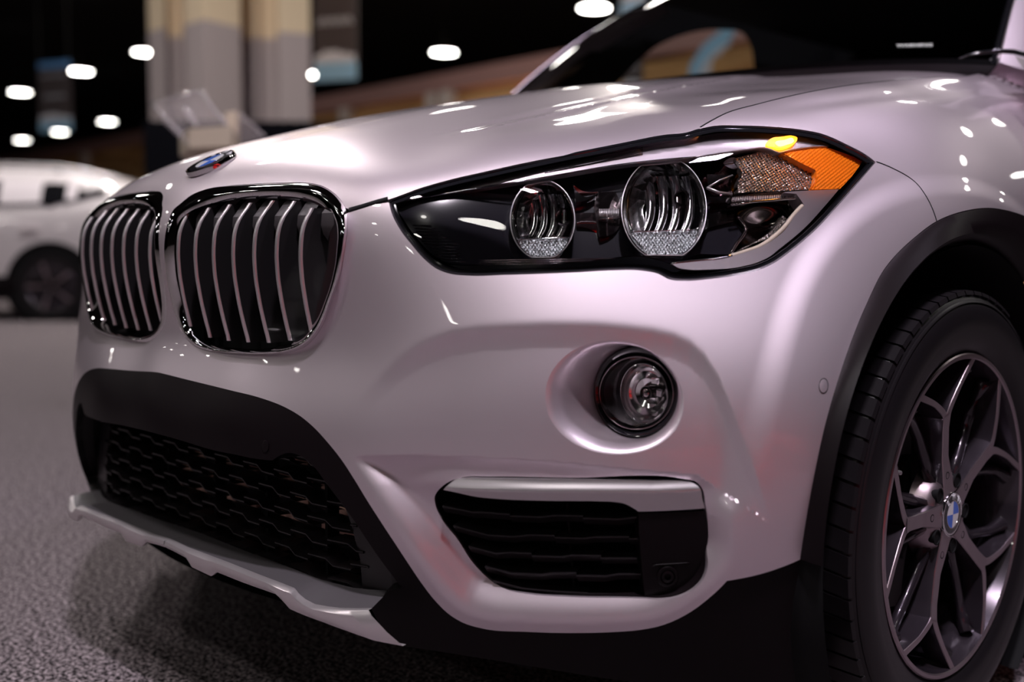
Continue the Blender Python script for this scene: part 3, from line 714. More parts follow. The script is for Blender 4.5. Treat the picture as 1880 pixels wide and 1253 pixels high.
mid = PC*.4+PB*.6+np.array([.001, -.006, .000])
ledge = strip('skid_ledge', [PA+np.array([0, .003, -.012]), PA, PA*.5+PC*.5, PC*.9+PA*.1, PC*.97+PA*.03], False, car, LEDGE, mirror=True, angle=38)
skid = strip('skid_plate', [PC*.97+PA*.03, PC, Cf, PC*.85+PB*.15+np.array([.001, -.008, .000]), mid, PB, PB+np.array([0, .005, .001])], False, car, SKID, mirror=True, angle=38)
# dark tongue beside the skid plate end
tip = [(714, 1085), (742, 1084), (744, 1100), (735, 1108), (715, 1115), (683, 1119)]
# ------------------------------------------------------------------ centre grille behind the opening
cg = empty('lower_grille'); cg.parent = car
GD = .075
def gsurf(dep): return lambda x: cr(x)+.056+dep
ROWS_Z = np.linspace(.272, .487, 9)
def zz_bar(z, x0, x1, ph, dep=.03):
    """one louvre: stepped pieces, each with a sloping kink, drawn across the car"""
    per = .082; pcs = []; k0 = int(math.floor((x0-ph)/per))
    for k in range(k0, k0+40):
        a, b = ph+k*per, ph+(k+1)*per; a2, b2 = max(a, x0), min(b, x1)
        if b2-a2 < .006: continue
        xs = np.unique(np.clip(np.array([a, a+per*.45, a+per*.62, b]), a2, b2)); fr_ = (xs-a)/per
        zt = z + np.interp(fr_, [0, .45, .62, 1], [.004, .004, -.004, -.004])*1.0
        pcs.append((xs, zt))
    return pcs
for r, z in enumerate(ROWS_Z):
    xr = np.interp(z, [.29, .34, .42, .49], [.40, .385, .345, .30]) 
    bar = None
    Vs, Fs = [], []
    for xs, zt in zz_bar(z, -xr, xr, (r % 2)*.041):
        y = gsurf(0)(xs); m = len(xs); b = len(Vs)
        for (dy, dz) in ((.030, -.009), (.010, -.008), (0, -.0018), (0, 0), (.030, .002)):
            Vs += [(x_, y_+dy, z_+dz) for x_, y_, z_ in zip(xs, y, zt)]
        for a in range(4):
            for i in range(m-1): Fs.append((b+a*m+i, b+a*m+i+1, b+(a+1)*m+i+1, b+(a+1)*m+i))
    link('louvre', mesh('louvre', Vs, Fs, False), cg, GRAIN)
for x in (-.30, -.15, 0.0, .15, .30):
    z = np.array([.27, .50]); strip('grille_rib', [np.stack([x+d+0*z, gsurf(.022)(np.array([x, x]))+e_, z], 1) for d, e_ in ((-.003, .02), (-.003, 0), (.003, 0), (.003, .02))], False, cg, DARK, smooth=False)
for sgn in (1, -1):   # end blocks of the grille, with fins carried over
    z = np.linspace(.262, .50, 6); xe = np.interp(z, [.29, .34, .42, .49], [.385, .375, .335, .29])
    strip('grille_end', [np.stack([sgn*(xe+dx), gsurf(0)(xe)+dy, z], 1) for dx, dy in ((-.004, .03), (0, .004), (.055, .012), (.085, .035))], False, cg, GRAIN, smooth=False)
xs = np.linspace(-.5, .5, 21)
strip('grille_back', [np.stack([xs*1.1, gsurf(.15)(xs*.7)+.02, 0*xs+z], 1) for z in (.16, .40, .56)], False, cg, DARK)
strip('undertray', [np.stack([xs*1.16, .10+.5*xs*xs+dy, 0*xs+z], 1) for dy, z in ((.0, .205), (.3, .185), (1.1, .185), (1.2, .8))], False, car, DARK)
FIN = mat('cooler_metal', (.50, .30, .24), rough=.5, metal=.2)
for z in np.linspace(.30, .485, 7):
    for x0, x1 in ((-.285, -.16), (-.14, -.02), (.03, .13), (.165, .30)):
        if abs(x0) < .1 and z > .46: continue
        box('cooler_fin', ((x0+x1)/2, .205, z), (x1-x0, .010, .007), cg, FIN)
disc_on('parking_sensor', 487, 820, 6.5, 11.5, .0008, clad, PLASTIC, ((1, -.001), (.9, .001), (.5, .0012), (.05, .0012)))
# ------------------------------------------------------------------ headlight
hl = empty('headlight'); hl.parent = car; tag(hl)
HLO = dedup(np.concatenate([spline(HL_BOT, 5), spline(HL_TOP, 5)[1:], spline(HOOD_HL, 5)[1:-1]]))
HLO = HLO[(HLO[:, 0] > 712)]
def offset(L, d):
    """inward offset of a closed pixel loop, smoothed"""
    L = resamp(L, 420); T = np.roll(L, -2, 0)-np.roll(L, 2, 0); T /= np.linalg.norm(T, axis=1)[:, None]+1e-9
    N = np.stack([T[:, 1], -T[:, 0]], 1); c = L.mean(0)
    area_ = .5*np.sum(L[:, 0]*np.roll(L[:, 1], -1)-np.roll(L[:, 0], -1)*L[:, 1])
    if area_ < 0: N = -N
    O = L-N*(-d) if area_ > 0 else L-N*(-d)
    if not inpoly(O[::40], L).mean() > .5: O = L-N*d
    for _ in range(3): O = (np.roll(O, 1, 0)+2*O+np.roll(O, -1, 0))/4
    return L, O
L0, L1 = offset(HLO, 11.5); _, Lm = offset(HLO, 5.5)
B0, Bm, B1 = Bpx(L0), Bpx(Lm), Bpx(L1)
strip('seal', [inward(B0, .016), toward(B0, -.0035), toward(B0*.4+Bm*.6, -.001), toward(Bm, -.0035), toward(Bm*.5+B1*.5, -.0035), toward(B1, -.001), toward(B1, -.012)], True, hl, BLACK, angle=35)
_, L2 = offset(HLO, 10.5)
def thin(L, e=1.2):
    return dedup(L, e)
panel('lens', thin(L2), [], 9, lambda q: toward(Bpx(q), -.0006), hl, GLASS, lip=0, mirror=False)
HBACK = mat('housing_black', (.012, .011, .016), rough=.22, coat=.6)
panel('housing', thin(L1), [], 12, lambda q: toward(Bpx(q), -.115), hl, HBACK, lip=0, mirror=False)
strip('housing_wall', [toward(B1, -.010), toward(B1, -.06), toward(B1, -.118)], True, hl, HBACK)
def D(q, d): return toward(Bpx(np.atleast_2d(np.array(q, float))), -np.asarray(d))
def hp(nm, pts, d, m, parent=None, step=6, lip=.01, label=None, curve=True):
    """a trim piece inside the lamp: outline in the picture, depth behind the lens (number or function of pixel)"""
    f = (lambda q: D(q, np.full(len(q), d))) if not callable(d) else (lambda q: D(q, d(q)))
    o = panel(nm, spline(pts, 4, True) if curve else dedup(lin(list(pts)+[pts[0]], 5)), [], step, f, parent or hl, m, lip=lip, mirror=False)
    if label: tag(o, label)
    return o
# glossy dark bezel that fills the inner two thirds, with the two reflector openings
def circ_px(cx, cy, rx, ry, n=64, t=0.0): return ring_px(cx, cy, rx, ry, t, np.linspace(0, 2*np.pi, n, endpoint=False))
BEZ = [(728, 382, 1), (760, 368), (857, 353), (960, 336), (1000, 330), (1160, 303), (1280, 291, 1), (1296, 300), (1303, 380), (1296, 430), (1290, 462, 1), (1250, 478), (1225, 482), (1208, 476), (1180, 470), (1120, 474), (1066, 480), (930, 484), (866, 486), (826, 484), (800, 472), (778, 452), (752, 420)]
def bez_d(q): return .014+.045*sm((q[:, 0]-740)/330)+.012*sm((q[:, 1]-430)/60)*0
R1 = dict(c=(996, 404), r=(60, 74)); R2 = dict(c=(1219, 384), r=(79, 96))
def clipc(C, top, bot):
    """circle cut off by the eyebrow bar above and the floor below"""
    C = C.copy(); tv = np.interp(C[:, 0], [900, 1000, 1160, 1280, 1320], top); C[:, 1] = np.maximum(C[:, 1], tv); C[:, 1] = np.minimum(C[:, 1], bot); return C
TOPV = [352, 334, 306, 294, 290]
h1 = dedup(clipc(circ_px(*R1['c'], *R1['r'], 120), TOPV, 473), 1.0); h2 = dedup(clipc(circ_px(*R2['c'], *R2['r'], 140), TOPV, 469), 1.0)
bez = panel('bezel', dedup(spline(BEZ, 5, True)), [h1, h2], 8, lambda q: D(q, bez_d(q)), hl, HBACK, lip=.02, mirror=False)
# fine ribs at the inner end of the bezel and along its floor
for k in range(13):
    v = 414+k*5.6; x0 = np.interp(v, [410, 440, 470, 486], [750, 766, 792, 818]); x1 = x0+np.interp(k, [0, 6, 12], [40, 70, 45])
    tube('bezel_rib', D(lin([(x0+6, v), (x1, v+.6)], 10), .0145), .0007, bez, BLACK, 5)
for k in range(3): tube('bezel_rib', D(lin([(880, 478.5+k*4), (1170, 475+k*4)], 14), .020), .0008, bez, DCHROME, 5)
GR = clearmat('lamp_glass_ring', col=(.72, .72, .76), gloss=4.0, rough=.12)
TEXG = mat('prism_glass', (.85, .89, .92), rough=.25, metal=.2, coat=1)
def faceted(nm, cx, cy, rx, ry, sx, d0, d1, parent, nseg=26, rings=5, top=TOPV, bot=473, m=None):
    m = m or REFL
    """chrome bowl: rings shrink towards the bulb; flat facets of slightly different slope"""
    cs = []
    a = np.linspace(0, 2*np.pi, nseg, endpoint=False); rnd = np.random.RandomState(3)
    for j in range(rings+1):
        t = j/rings; k = 1-.88*t
        C = ring_px(cx+sx*t, cy, rx*k, ry*k, 0, a)
        if j < 3: C = clipc(C, top, bot)
        d = d0+(d1-d0)*math.sin(t*math.pi/2)+rnd.uniform(-.005, .005, nseg)*(t > 0)
        cs.append(D(C, d))
    return strip(nm, cs, True, parent, m, smooth=False)
def reflector(R, bulb, bot, n_rib):
    cx, cy = R['c']; rx, ry = R['r']
    root = empty('reflector'); root.parent = hl
    a = np.linspace(0, 2*np.pi, 140, endpoint=False)
    def rg(k, d, dx=0): return D(clipc(ring_px(cx+dx, cy, rx*k, ry*k, 0, a), TOPV, bot), d)
    strip('reflector_ring', [rg(1.0, .052), rg(1.0, .030), rg(.985, .026), rg(.95, .028), rg(.93, .045, 2), rg(.90, .062, 4)], True, root, GR, angle=40)
    tube('reflector_edge', rg(.985, .0265)[:], .0008, root, SATIN, 5, True)
    tube('reflector_edge', rg(.89, .060, 3), .0006, root, CHROME, 5, True)
    faceted('reflector_bowl', cx+6, cy, rx*.90, ry*.92, bulb[0]-cx-6, .060, .125, root, bot=bot)
    # broad vertical flutes to the side of the bulb
    for k in range(4):
        u0 = cx-rx*.62+k*rx*.30
        L_ = spline([(u0+10, cy-ry*.62), (u0+16, cy-ry*.2), (u0+14, cy+ry*.2), (u0+2, cy+ry*.50)], 8); R_ = L_+[rx*.24, -2]
        strip('reflector_flute', [D(L_, .088), D(L_*.5+R_*.5, .080-.004*k), D(R_, .092)], False, root, REFL)
    tb = [D(ring_px(bulb[0]+dx, bulb[1], 15*k, 17*k, 0, np.linspace(0, 2*np.pi, 24, endpoint=False)), d) for k, d, dx in ((.95, .110, 16), (1, .070, 0), (.82, .068, 0), (.7, .075, 2), (.62, .11, 10))]
    b = strip('bulb_shield', tb, True, root, DCHROME, angle=40)
    strip('bulb', [D(ring_px(bulb[0]+4, bulb[1]+3, 8*k, 9*k, 0, np.linspace(0, 2*np.pi, 16, endpoint=False)), d) for k, d in ((.1, .070), (.7, .074), (1, .085), (1, .11))], True, b, GLASS)
    # prismatic glass block low in the bowl
    y0 = bot-ry*.47; xs0, xs1 = cx-rx*.78, cx+rx*.80
    def pd(q): return .050+.003*np.sin(q[:, 0]*1.05)*np.sin(q[:, 1]*.72)+.0010*np.sin(q[:, 0]*2.3+q[:, 1])
    hp('prism_block', [(xs0, y0+4, 1), (xs1-2, y0, 1), (xs1-4, y0+10), (xs1-rx*.28, bot-2, 1), (xs0+rx*.42, bot-2, 1)], pd, TEXG, root, step=2.2, lip=.006)
    tube('prism_edge', D(lin([(xs0, y0+2), (xs1, y0-2)], 8), .046), .0010, root, CHROME, 6)
    return root
reflector(R1, (1034, 398), 473, 3); reflector(R2, (1252, 366), 469, 4)
# dark chrome bridge between the reflectors
hp('bridge', [(1052, 338, 1), (1068, 350), (1098, 352, 1), (1092, 372), (1094, 392), (1102, 434, 1), (1092, 426), (1060, 416, 1), (1056, 390)], lambda q: .050+.012*np.abs(np.sin((q[:, 1]-340)*.045)), DCHROME)
hp('bridge_block', [(1098, 353, 1), (1130, 352, 1), (1138, 372), (1138, 412, 1), (1128, 428), (1102, 434, 1), (1093, 392), (1092, 372)], lambda q: .048+.006*np.clip((q[:, 0]-1100)/30, 0, 1), DCHROME)
for k in range(12): tube('block_rib', D([(1101+k*3.1, 384), (1101+k*3.1, 391), (1101+k*3.1, 398)], .045), .0009, hl, SATIN, 5)
tube('block_rib', D([(1100, 402), (1120, 402), (1138, 400)], .045), .0012, hl, CHROME, 5)
hp('bridge_fin', [(1052, 340, 1), (1075, 362), (1098, 354, 1), (1080, 366), (1058, 372, 1)], .044, CHROME, step=4)
# right of the large reflector: angular dark-chrome trim
hp('side_trim', [(1276, 292, 1), (1318, 286, 1), (1330, 300), (1354, 318, 1), (1340, 340, 1), (1346, 358, 1), (1300, 352), (1292, 330)], lambda q: .046+.010*np.abs(np.sin((q[:, 1]-290)*.07+(q[:, 0]-1280)*.03)), mat('trim_rose', (.20, .12, .13), rough=.12, metal=1), step=5)
hp('side_trim', [(1298, 320, 1), (1350, 322, 1), (1300, 346, 1)], .042, DCHROME, step=4)
tube('side_trim_edge', D([(1298, 345), (1320, 354), (1344, 357)], .040), .0022, hl, SATIN, 6)
tube('side_trim_edge', D([(1298, 345), (1322, 331), (1345, 322)], .040), .0013, hl, SATIN, 6)
hp('lower_trim', [(1296, 392), (1322, 384), (1350, 388, 1), (1346, 408, 1), (1320, 414), (1292, 424), (1284, 446, 1), (1300, 402)], .050, mat('trim_smoke', (.10, .09, .09), rough=.15, metal=1), step=6)
hp('lower_trim', [(1292, 424, 1), (1326, 412), (1348, 410, 1), (1368, 424, 1), (1352, 452), (1338, 468, 1), (1270, 466, 1), (1284, 446)], .056, HBACK, step=7)
ch = spline([(1354, 398), (1362, 408), (1369, 424), (1362, 436), (1350, 452), (1342, 466)], 4)
tube('divider', D(ch, .045), .0028, hl, DCHROME, 6)
hp('bulb_socket', [(1336, 292, 1), (1350, 290), (1356, 300), (1352, 310), (1338, 308), (1328, 300)], .035, CHROME, step=4)
# indicator: clear prism field and amber reflector
def prism(q): return .030+.0022*np.sin(q[:, 0]*.85+q[:, 1]*.25)*np.sin(q[:, 1]*.95-q[:, 0]*.20)*sm((q[:, 0]*.8+q[:, 1]*-.9-780)/30+.9)
SMK = mat('indicator_chrome', (.42, .37, .34), rough=.14, metal=.9)
hp('indicator_prisms', [(1349, 291, 1), (1380, 283), (1408, 277), (1428, 281, 1), (1498, 313, 1), (1496, 330), (1486, 348, 1), (1356, 354, 1), (1354, 340), (1364, 318, 1)], prism, SMK, step=2.4)
AMB = mat('amber_plastic', (.95, .22, .012), rough=.18, coat=1.0); AMB.node_tree.nodes['Principled BSDF'].inputs['Subsurface Weight'].default_value = .0
def amb(q): return .016+.0011*np.sin((q[:, 0]*.62+q[:, 1]*.78)*1.15)
hp('amber_reflector', [(1436, 280, 1), (1512, 269, 1), (1540, 278), (1566, 288), (1583, 297, 1), (1562, 326), (1542, 347, 1), (1490, 348, 1), (1499, 328), (1497, 312, 1), (1466, 297)], amb, AMB, step=2.6, label='amber ribbed plastic reflector')
tube('prism_edge', D([(1430, 281), (1466, 298), (1497, 313), (1499, 328), (1488, 348)], .020), .0012, hl, AMB, 5)
# satin eyebrow bar above everything
def brow_d(q): return .016-.0+.010*sm((np.interp(q[:, 0], [720, 1000, 1285, 1420, 1525], [366, 314, 268, 256, 262])-q[:, 1])/16)
BROW = mat('satin_silver_bezel', (.56, .50, .54), rough=.36, metal=.9); flakes(BROW, 1400, .35)
hp('eyebrow', [(726, 372, 1), (857, 348), (1000, 325), (1160, 299), (1280, 288), (1376, 274), (1401, 271.5), (1415, 274), (1430, 280), (1442, 277), (1522, 267.5, 1), (1500, 256), (1468, 250), (1420, 246), (1360, 243), (1310, 246), (1285, 250, 1), (1230, 262), (1140, 279), (1000, 307), (900, 328), (818, 346), (760, 359)], brow_d, BROW, step=6, lip=.012, label='satin silver eyebrow bezel')
tube('eyebrow_edge', D(spline([(730, 371.5), (857, 349), (1000, 325.5), (1160, 299.5), (1280, 288.5)], 14), .014), .0011, hl, CHROME, 5)
tube('eyebrow_edge', D(spline([(1280, 288.5), (1376, 274.5), (1401, 272), (1415, 275), (1430, 281), (1442, 278), (1520, 268.5)], 7), .014), .0016, hl, BROW, 6)
for k in range(6): tube('eyebrow_groove', D(spline([(1000+k*9, 318-k*2.2), (1080+k*9, 303-k*2.4), (1180, 284-k*2.6)], 16), .0155), .0006, hl, DCHROME, 4)
# glowing side marker in the eyebrow
OR = mat('orange_lamp', (1, .4, .05), rough=.3, emit=(1, .30, .015), es=3.0)
OR2 = mat('orange_lamp_core', (1, .5, .1), rough=.3, emit=(1, .52, .08), es=7)
hp('side_marker', [(1408, 262), (1415, 255), (1436, 251), (1456, 249.5), (1464, 253), (1462, 260), (1454, 267), (1438, 272), (1418, 270), (1408, 268)], lambda q: .011-.004*np.exp(-((q[:, 0]-1438)/18)**2), OR, step=3, lip=.006, label='glowing orange side marker lamp')
hp('side_marker_core', [(1424, 261), (1440, 257), (1456, 254), (1458, 259), (1446, 265), (1430, 268)], .0055, OR2, step=3, lip=.003)
pl = bpy.data.lights.new('marker_light', 'POINT'); pl.energy = .03; pl.color = (1, .32, .02); pl.shadow_soft_size = .006
plo = bpy.data.objects.new('marker_light', pl); COL.objects.link(plo); plo.location = tuple(D([(1446, 261)], .001)[0])
# light guide bar
hp('light_guide', [(1340, 361, 1), (1380, 357), (1448, 353.5), (1460, 357, 1), (1465, 364, 1), (1440, 365), (1380, 371), (1343, 377, 1)], .024, DCHROME, step=5)
for k in range(34): tube('guide_rib', D([(1346+k*3.3, 362.5-k*.16), (1346+k*3.3, 370.5-k*.2)], .0225), .0008, hl, SATIN, 4)
hp('light_guide_lip', [(1300, 362, 1), (1340, 361, 1), (1340, 372, 1), (1300, 373, 1)], .034, GR, step=5)
tube('guide_edge', D([(1342, 377), (1380, 371.5), (1440, 366), (1462, 364.5), (1476, 376)], .020), .0018, hl, CHROME, 6)
# dark bowl low on the outer side
hp('cornering_bowl', [(1350, 384, 1), (1400, 372), (1450, 368, 1), (1468, 376, 1), (1440, 420), (1400, 450), (1370, 462), (1340, 468, 1), (1352, 452), (1369, 424, 1), (1356, 396)], lambda q: .050+.020*sm(1-np.hypot((q[:, 0]-1400)/60, (q[:, 1]-415)/45)), mat('bowl_smoke', (.085, .075, .070), rough=.14, metal=1), step=5)
def net(q): return .044+.0016*np.sin(q[:, 0]*1.2)*np.sin(q[:, 1]*1.2)
hp('prism_strip', [(1352, 462, 1), (1384, 448), (1412, 436), (1436, 416), (1444, 402), (1436, 396, 1), (1424, 416), (1400, 436), (1366, 454)], net, SMK, step=2.6)
hp('prism_strip', [(1452, 369, 1), (1468, 377, 1), (1456, 396, 1), (1449, 384)], net, SMK, step=2.6)
# satin bezel sweeping down the outer edge
hp('side_bezel', [(1486, 350, 1), (1540, 348, 1), (1512, 381), (1478, 418), (1430, 458), (1412, 472), (1390, 482), (1360, 490), (1300, 495), (1262, 495), (1246, 492), (1233, 484, 1), (1280, 478), (1320, 474), (1366, 464), (1400, 452), (1440, 424), (1462, 392), (1476, 376, 1), (1462, 356, 1), (1440, 354)], lambda q: .010+.0*q[:, 0], BROW, step=6, lip=.02, label='satin silver outer bezel')
CREAM = mat('cream_trim', (.70, .60, .50), rough=.5)
tube('bezel_edge', D(spline([(1340, 471), (1366, 463), (1398, 451), (1422, 434), (1440, 417), (1456, 396), (1473, 378)], 6), .013), .0030, hl, CREAM, 6)
tube('bezel_edge', D(spline([(1234, 484), (1280, 479), (1320, 475), (1344, 470)], 8), .011), .0018, hl, CHROME, 6)
# dark filler under the eyebrow's far end and along the floor
hp('floor_trim', [(826, 487, 1), (866, 488), (930, 486), (1066, 482), (1120, 476), (1180, 472), (1208, 478), (1226, 484), (1250, 496), (1240, 500), (1215, 492), (1190, 487), (1120, 487), (1066, 490), (930, 495), (860, 497)], .012, BLACK, step=7)
for o in list(car.children):
    if o.name.startswith('marker_light'): pass

# ------------------------------------------------------------------ front wheel
wheel = empty('front_wheel'); wheel.parent = car
def lathe(nm, prof, parent, m, seg=120, angle=40, a0=0, a1=2*math.pi):
    """profile of (x offset outward, radius)"""
    full = abs(a1-a0-2*math.pi) < 1e-6
    a = np.linspace(a0, a1, seg, endpoint=not full)
    cs = [np.stack([0*a+WX+x, WC[1]+r*np.cos(a), WC[2]+r*np.sin(a)], 1) for x, r in prof]
    return strip(nm, cs, full, parent, m, angle=angle)
WX = .8845
tyre = lathe('tyre', [(-.205, .250), (-.222, .285), (-.215, .318), (-.200, .331), (-.006, .331), (.0, .327), (.009, .310), (.0135, .292), (.0125, .278), (.0115, .274), (.011, .262), (.005, .250), (-.001, .2425), (-.01, .236)], wheel, RUBBER, 160, angle=50)
# tread: shoulder blocks outside and three ribs, all cut by sipes
nb = 70
def block(nm, x0, x1, r0, r1, da, n_, skew, bevel=.0025, drop=0.0):
    V = []
    for (x, rr_) in ((x0, r0), (x0, r1), (x0+bevel, r1+bevel*.6), (x1-bevel, r1+bevel*.6-drop*.5), (x1, r1-drop), (x1, r0)):
        for s in (-1, 1):
            f = (x-x0)/(x1-x0); a = s*da/2+skew*f; V.append((x, rr_*math.cos(a), rr_*math.sin(a)))
    F_ = [(0, 1, 3, 2), (2, 3, 5, 4), (4, 5, 7, 6), (6, 7, 9, 8), (8, 9, 11, 10), (0, 2, 4, 6, 8, 10), (1, 11, 9, 7, 5, 3), (0, 10, 11, 1)]
    me = mesh(nm, V, F_, False); bm = bmesh.new(); bm.from_mesh(me); bmesh.ops.recalc_face_normals(bm, faces=bm.faces); bm.to_mesh(me); bm.free()
    me.materials.append(RUBBER)
    return me
mb = block('tread_block', -.046, .004, .327, .3355, 2*math.pi/nb*.86, nb, .03, drop=.0085)
mr = [block('tread_rib_block', x0, x1, .327, .340-(.0 if i else .002), 2*math.pi/nb*.90, nb, .04) for i, (x0, x1) in enumerate(((-.086, -.052), (-.122, -.092), (-.160, -.128), (-.200, -.166)))]
def ring_of(me, nm, k0, k1, off=0.0, stuff=False):
    for k in range(nb):
        a = 2*math.pi*k/nb+off; 
        if not (math.radians(60) < (a % (2*math.pi)) < math.radians(262)): continue
        o = bpy.data.objects.new(nm, me); COL.objects.link(o); o.parent = wheel; o.location = (WX, WC[1], WC[2]); o.rotation_euler = (a, 0, 0)
ring_of(mb, 'tread_block', 0, nb)
for i, me in enumerate(mr[:3]): ring_of(me, 'tread_rib_block', 0, nb, .5*(i % 2)*2*math.pi/nb)
# extra fine cuts on the shoulder are grooves between a raised line pair
lathe('sidewall_line', [(.0055, .3195), (.0075, .3175), (.0085, .3155)], wheel, RUBBER, 120)
# rim
rim = lathe('rim', [(-.004, .2415), (.0015, .2415), (.0035, .2395), (.0035, .2345), (.0015, .2325)], wheel, ALLOY, 140, angle=30)
lathe('rim_barrel', [(.0015, .2325), (-.02, .226), (-.05, .219), (-.12, .215), (-.20, .22)], wheel, GREY, 100)
# twin spokes: machined face with dark flanks
def WP(r, a, x): return np.array([WX+x, WC[1]+r*math.cos(a), WC[2]+r*math.sin(a)])
def ribbon(nm, path, widths, xs, depth, parent):
    """spoke limb: polyline in the wheel plane (r, angle), width, face height, depth of the flank"""
    C = np.array([(r*math.cos(a), r*math.sin(a)) for r, a in path]); 
    dd = np.r_[0, np.cumsum(np.hypot(*np.diff(C, axis=0).T))]; t = np.linspace(0, dd[-1], 18)
    C = np.stack([np.interp(t, dd, C[:, 0]), np.interp(t, dd, C[:, 1])], 1)
    for _ in range(2): C[1:-1] = (C[:-2]+2*C[1:-1]+C[2:])/4
    w = np.interp(t, dd, widths)/2; xf = np.interp(t, dd, xs); T = np.gradient(C, axis=0); T /= np.hypot(*T.T)[:, None]; N = np.stack([-T[:, 1], T[:, 0]], 1)
    def cv(k, x): Q = C+N*(w*k)[:, None]; return np.stack([WX+xf+x, WC[1]+Q[:, 0], WC[2]+Q[:, 1]], 1)
    f = strip(nm, [cv(-1, -.0012), cv(-.88, 0), cv(.88, 0), cv(1, -.0012)], False, parent, ALLOY, angle=20)
    strip('spoke_flank', [cv(-1, -.0012), cv(-1.25, -.012), cv(-1.5, -depth), cv(1.5, -depth), cv(1.25, -.012), cv(1, -.0012)], False, f, GREY, angle=35)
    return f
FX = .0015   # machined face height at the rim
for k in range(5):
    a0 = math.radians(104-72*k)
    sp = ribbon('spoke', [(.030, a0), (.09, a0), (.135, a0), (.158, a0)], [.036, .022, .021, .024], [-.010, -.012, -.008, -.004], .045, wheel)
    for s in (-1, 1):
        ribbon('spoke_arm', [(.148, a0), (.165, a0+s*.06), (.195, a0+s*.22), (.238, a0+s*.40)], [.014, .0115, .0095, .011], [-.006, -.004, -.001, FX], .032, wheel)
    ab = a0+math.radians(36)
    bh = [WP(.056, ab, -.010)]
    # inner webs (dark second layer)
    for s in (-1, 1):
        P1 = WP(.06, a0+s*.30, -.030); P2 = WP(.14, a0+s*.26, -.036); P3 = WP(.205, a0+s*.38, -.030); P4 = WP(.222, a0+s*.46, -.016)
        tube('spoke_web', [P1, P1*.5+P2*.5, P2, P2*.5+P3*.5, P3, P4], [.010, .009, .008, .008, .009, .012], wheel, GREY, 8)
def wdisc(nm, c, n_, prof, parent, m, seg=40):
    a = np.linspace(0, 2*math.pi, seg, endpoint=False)
    cs = [np.stack([0*a+c[0]+x, c[1]+r*np.cos(a), c[2]+r*np.sin(a)], 1) for r, x in prof]
    return strip(nm, cs, True, parent, m, angle=40, cap=True)
hub = wdisc('hub', WP(0, 0, -.012), 0, [(.072, -.035), (.064, -.012), (.056, -.002), (.050, 0), (.036, 0), (.0345, -.004), (.030, -.006)], wheel, ALLOY)
for k in range(5):
    ab = math.radians(104-72*k+36)
    p = WP(.052, ab, -.0185); wdisc('lug_hole', p, 0, [(.0115, .007), (.0115, .0085), (.0095, .0085), (.009, -.002), (.006, -.001), (.001, 0)], wheel, DARK, 20)
# a second pattern of small holes on the spokes
for k in range(5):
    ab = math.radians(104-72*k)
    p = WP(.062, ab, -.0125); wdisc('spoke_hole', p, 0, [(.0058, .001), (.0058, .0016), (.0045, .0016), (.004, -.001), (.001, -.001)], wheel, DARK, 16)
BQ = 0
roundel(wheel, WP(0, 0, -.0105), (1, 0, 0), (0, .05, 1), .034, 'badge', .003)
# brake disc and caliper behind
lathe('brake_disc', [(-.10, .155), (-.085, .155), (-.085, .08), (-.07, .078), (-.07, .03)], wheel, mat('brake_iron', (.10, .09, .095), rough=.5, metal=.6), 60)
cal = [WP(r, a, x) for r, a, x in ()]
ca = np.linspace(math.radians(140), math.radians(205), 10)
strip('brake_caliper', [np.array([WP(r, a, x) for a in ca]) for r, x in ((.165, -.12), (.168, -.062), (.150, -.050), (.115, -.050), (.095, -.060), (.095, -.09))], False, wheel, mat('caliper_grey', (.05, .04, .05), rough=.45, metal=.3), angle=40)
tube('valve', [WP(.222, math.radians(155), -.012), WP(.212, math.radians(154.5), -.008), WP(.203, math.radians(154), -.004)], .0032, wheel, SATIN, 8)
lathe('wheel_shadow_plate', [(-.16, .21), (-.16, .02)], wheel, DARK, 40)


# ------------------------------------------------------------------ windscreen, pillars, scuttle and roof
def lerp(a, b, t): return np.array(a)*(1-t)+np.array(b)*t
WB = [(-.70, 1.37, 1.075), (-.4, 1.21, 1.085), (0, 1.15, 1.085), (.4, 1.21, 1.085), (.70, 1.37, 1.075)]
WT = [(-.56, 2.02, 1.50), (-.3, 1.93, 1.53), (0, 1.90, 1.54), (.3, 1.93, 1.53), (.56, 2.02, 1.50)]
def sp3(P, n=25):
    P = np.array(P, float); t = np.linspace(0, len(P)-1, n); i = np.arange(len(P)); c = [np.polyfit(i, P[:, k], 4) for k in range(3)]
    return np.stack([np.polyval(c[k], t) for k in range(3)], 1)
wb, wt = sp3(WB), sp3(WT)
scr = [wb*(1-t)+wt*t+np.array([0, -.02, .035])*math.sin(math.pi*t) for t in np.linspace(0, 1, 13)]
WGL = clearmat('windscreen_glass', col=(.55, .58, .58), gloss=.9, rough=.01)
strip('windscreen', scr, False, car, WGL)
for sg in (1, -1):
    base = np.array([(-.70, 1.37, 1.075), (-.71, 1.375, 1.07), (-.775, 1.41, 1.05), (-.80, 1.50, 1.03)])*[-sg, 1, 1]
    top = np.array([(-.56, 2.02, 1.50), (-.565, 2.03, 1.503), (-.605, 2.06, 1.495), (-.62, 2.10, 1.47)])*[-sg, 1, 1]
    cs = [np.array([base[k]*(1-t)+top[k]*t+np.array([sg*.0, -.02, .035])*math.sin(math.pi*t) for t in np.linspace(0, 1, 14)]) for k in range(4)]
    strip('windscreen_pillar', [cs[0], cs[0]*.35+cs[1]*.65+[0, -.006, .008], cs[2], cs[3]], False, car, PAINT, angle=60)
    strip('pillar_seal', [cs[0]+[-sg*.014, -.003, -.001], cs[0]+[-sg*.012, -.005, .002], cs[0]+[0, -.005, .003]], False, car, BLACK)
strip('roof', [wt, wt+[0, .15, .03], wt*[1.02, 1, 1]+[0, .6, .05], wt*[1.02, 1, 1]+[0, 1.2, .03]], False, car, PAINT)
sc1 = wb+[0, -.05, -.03]; 
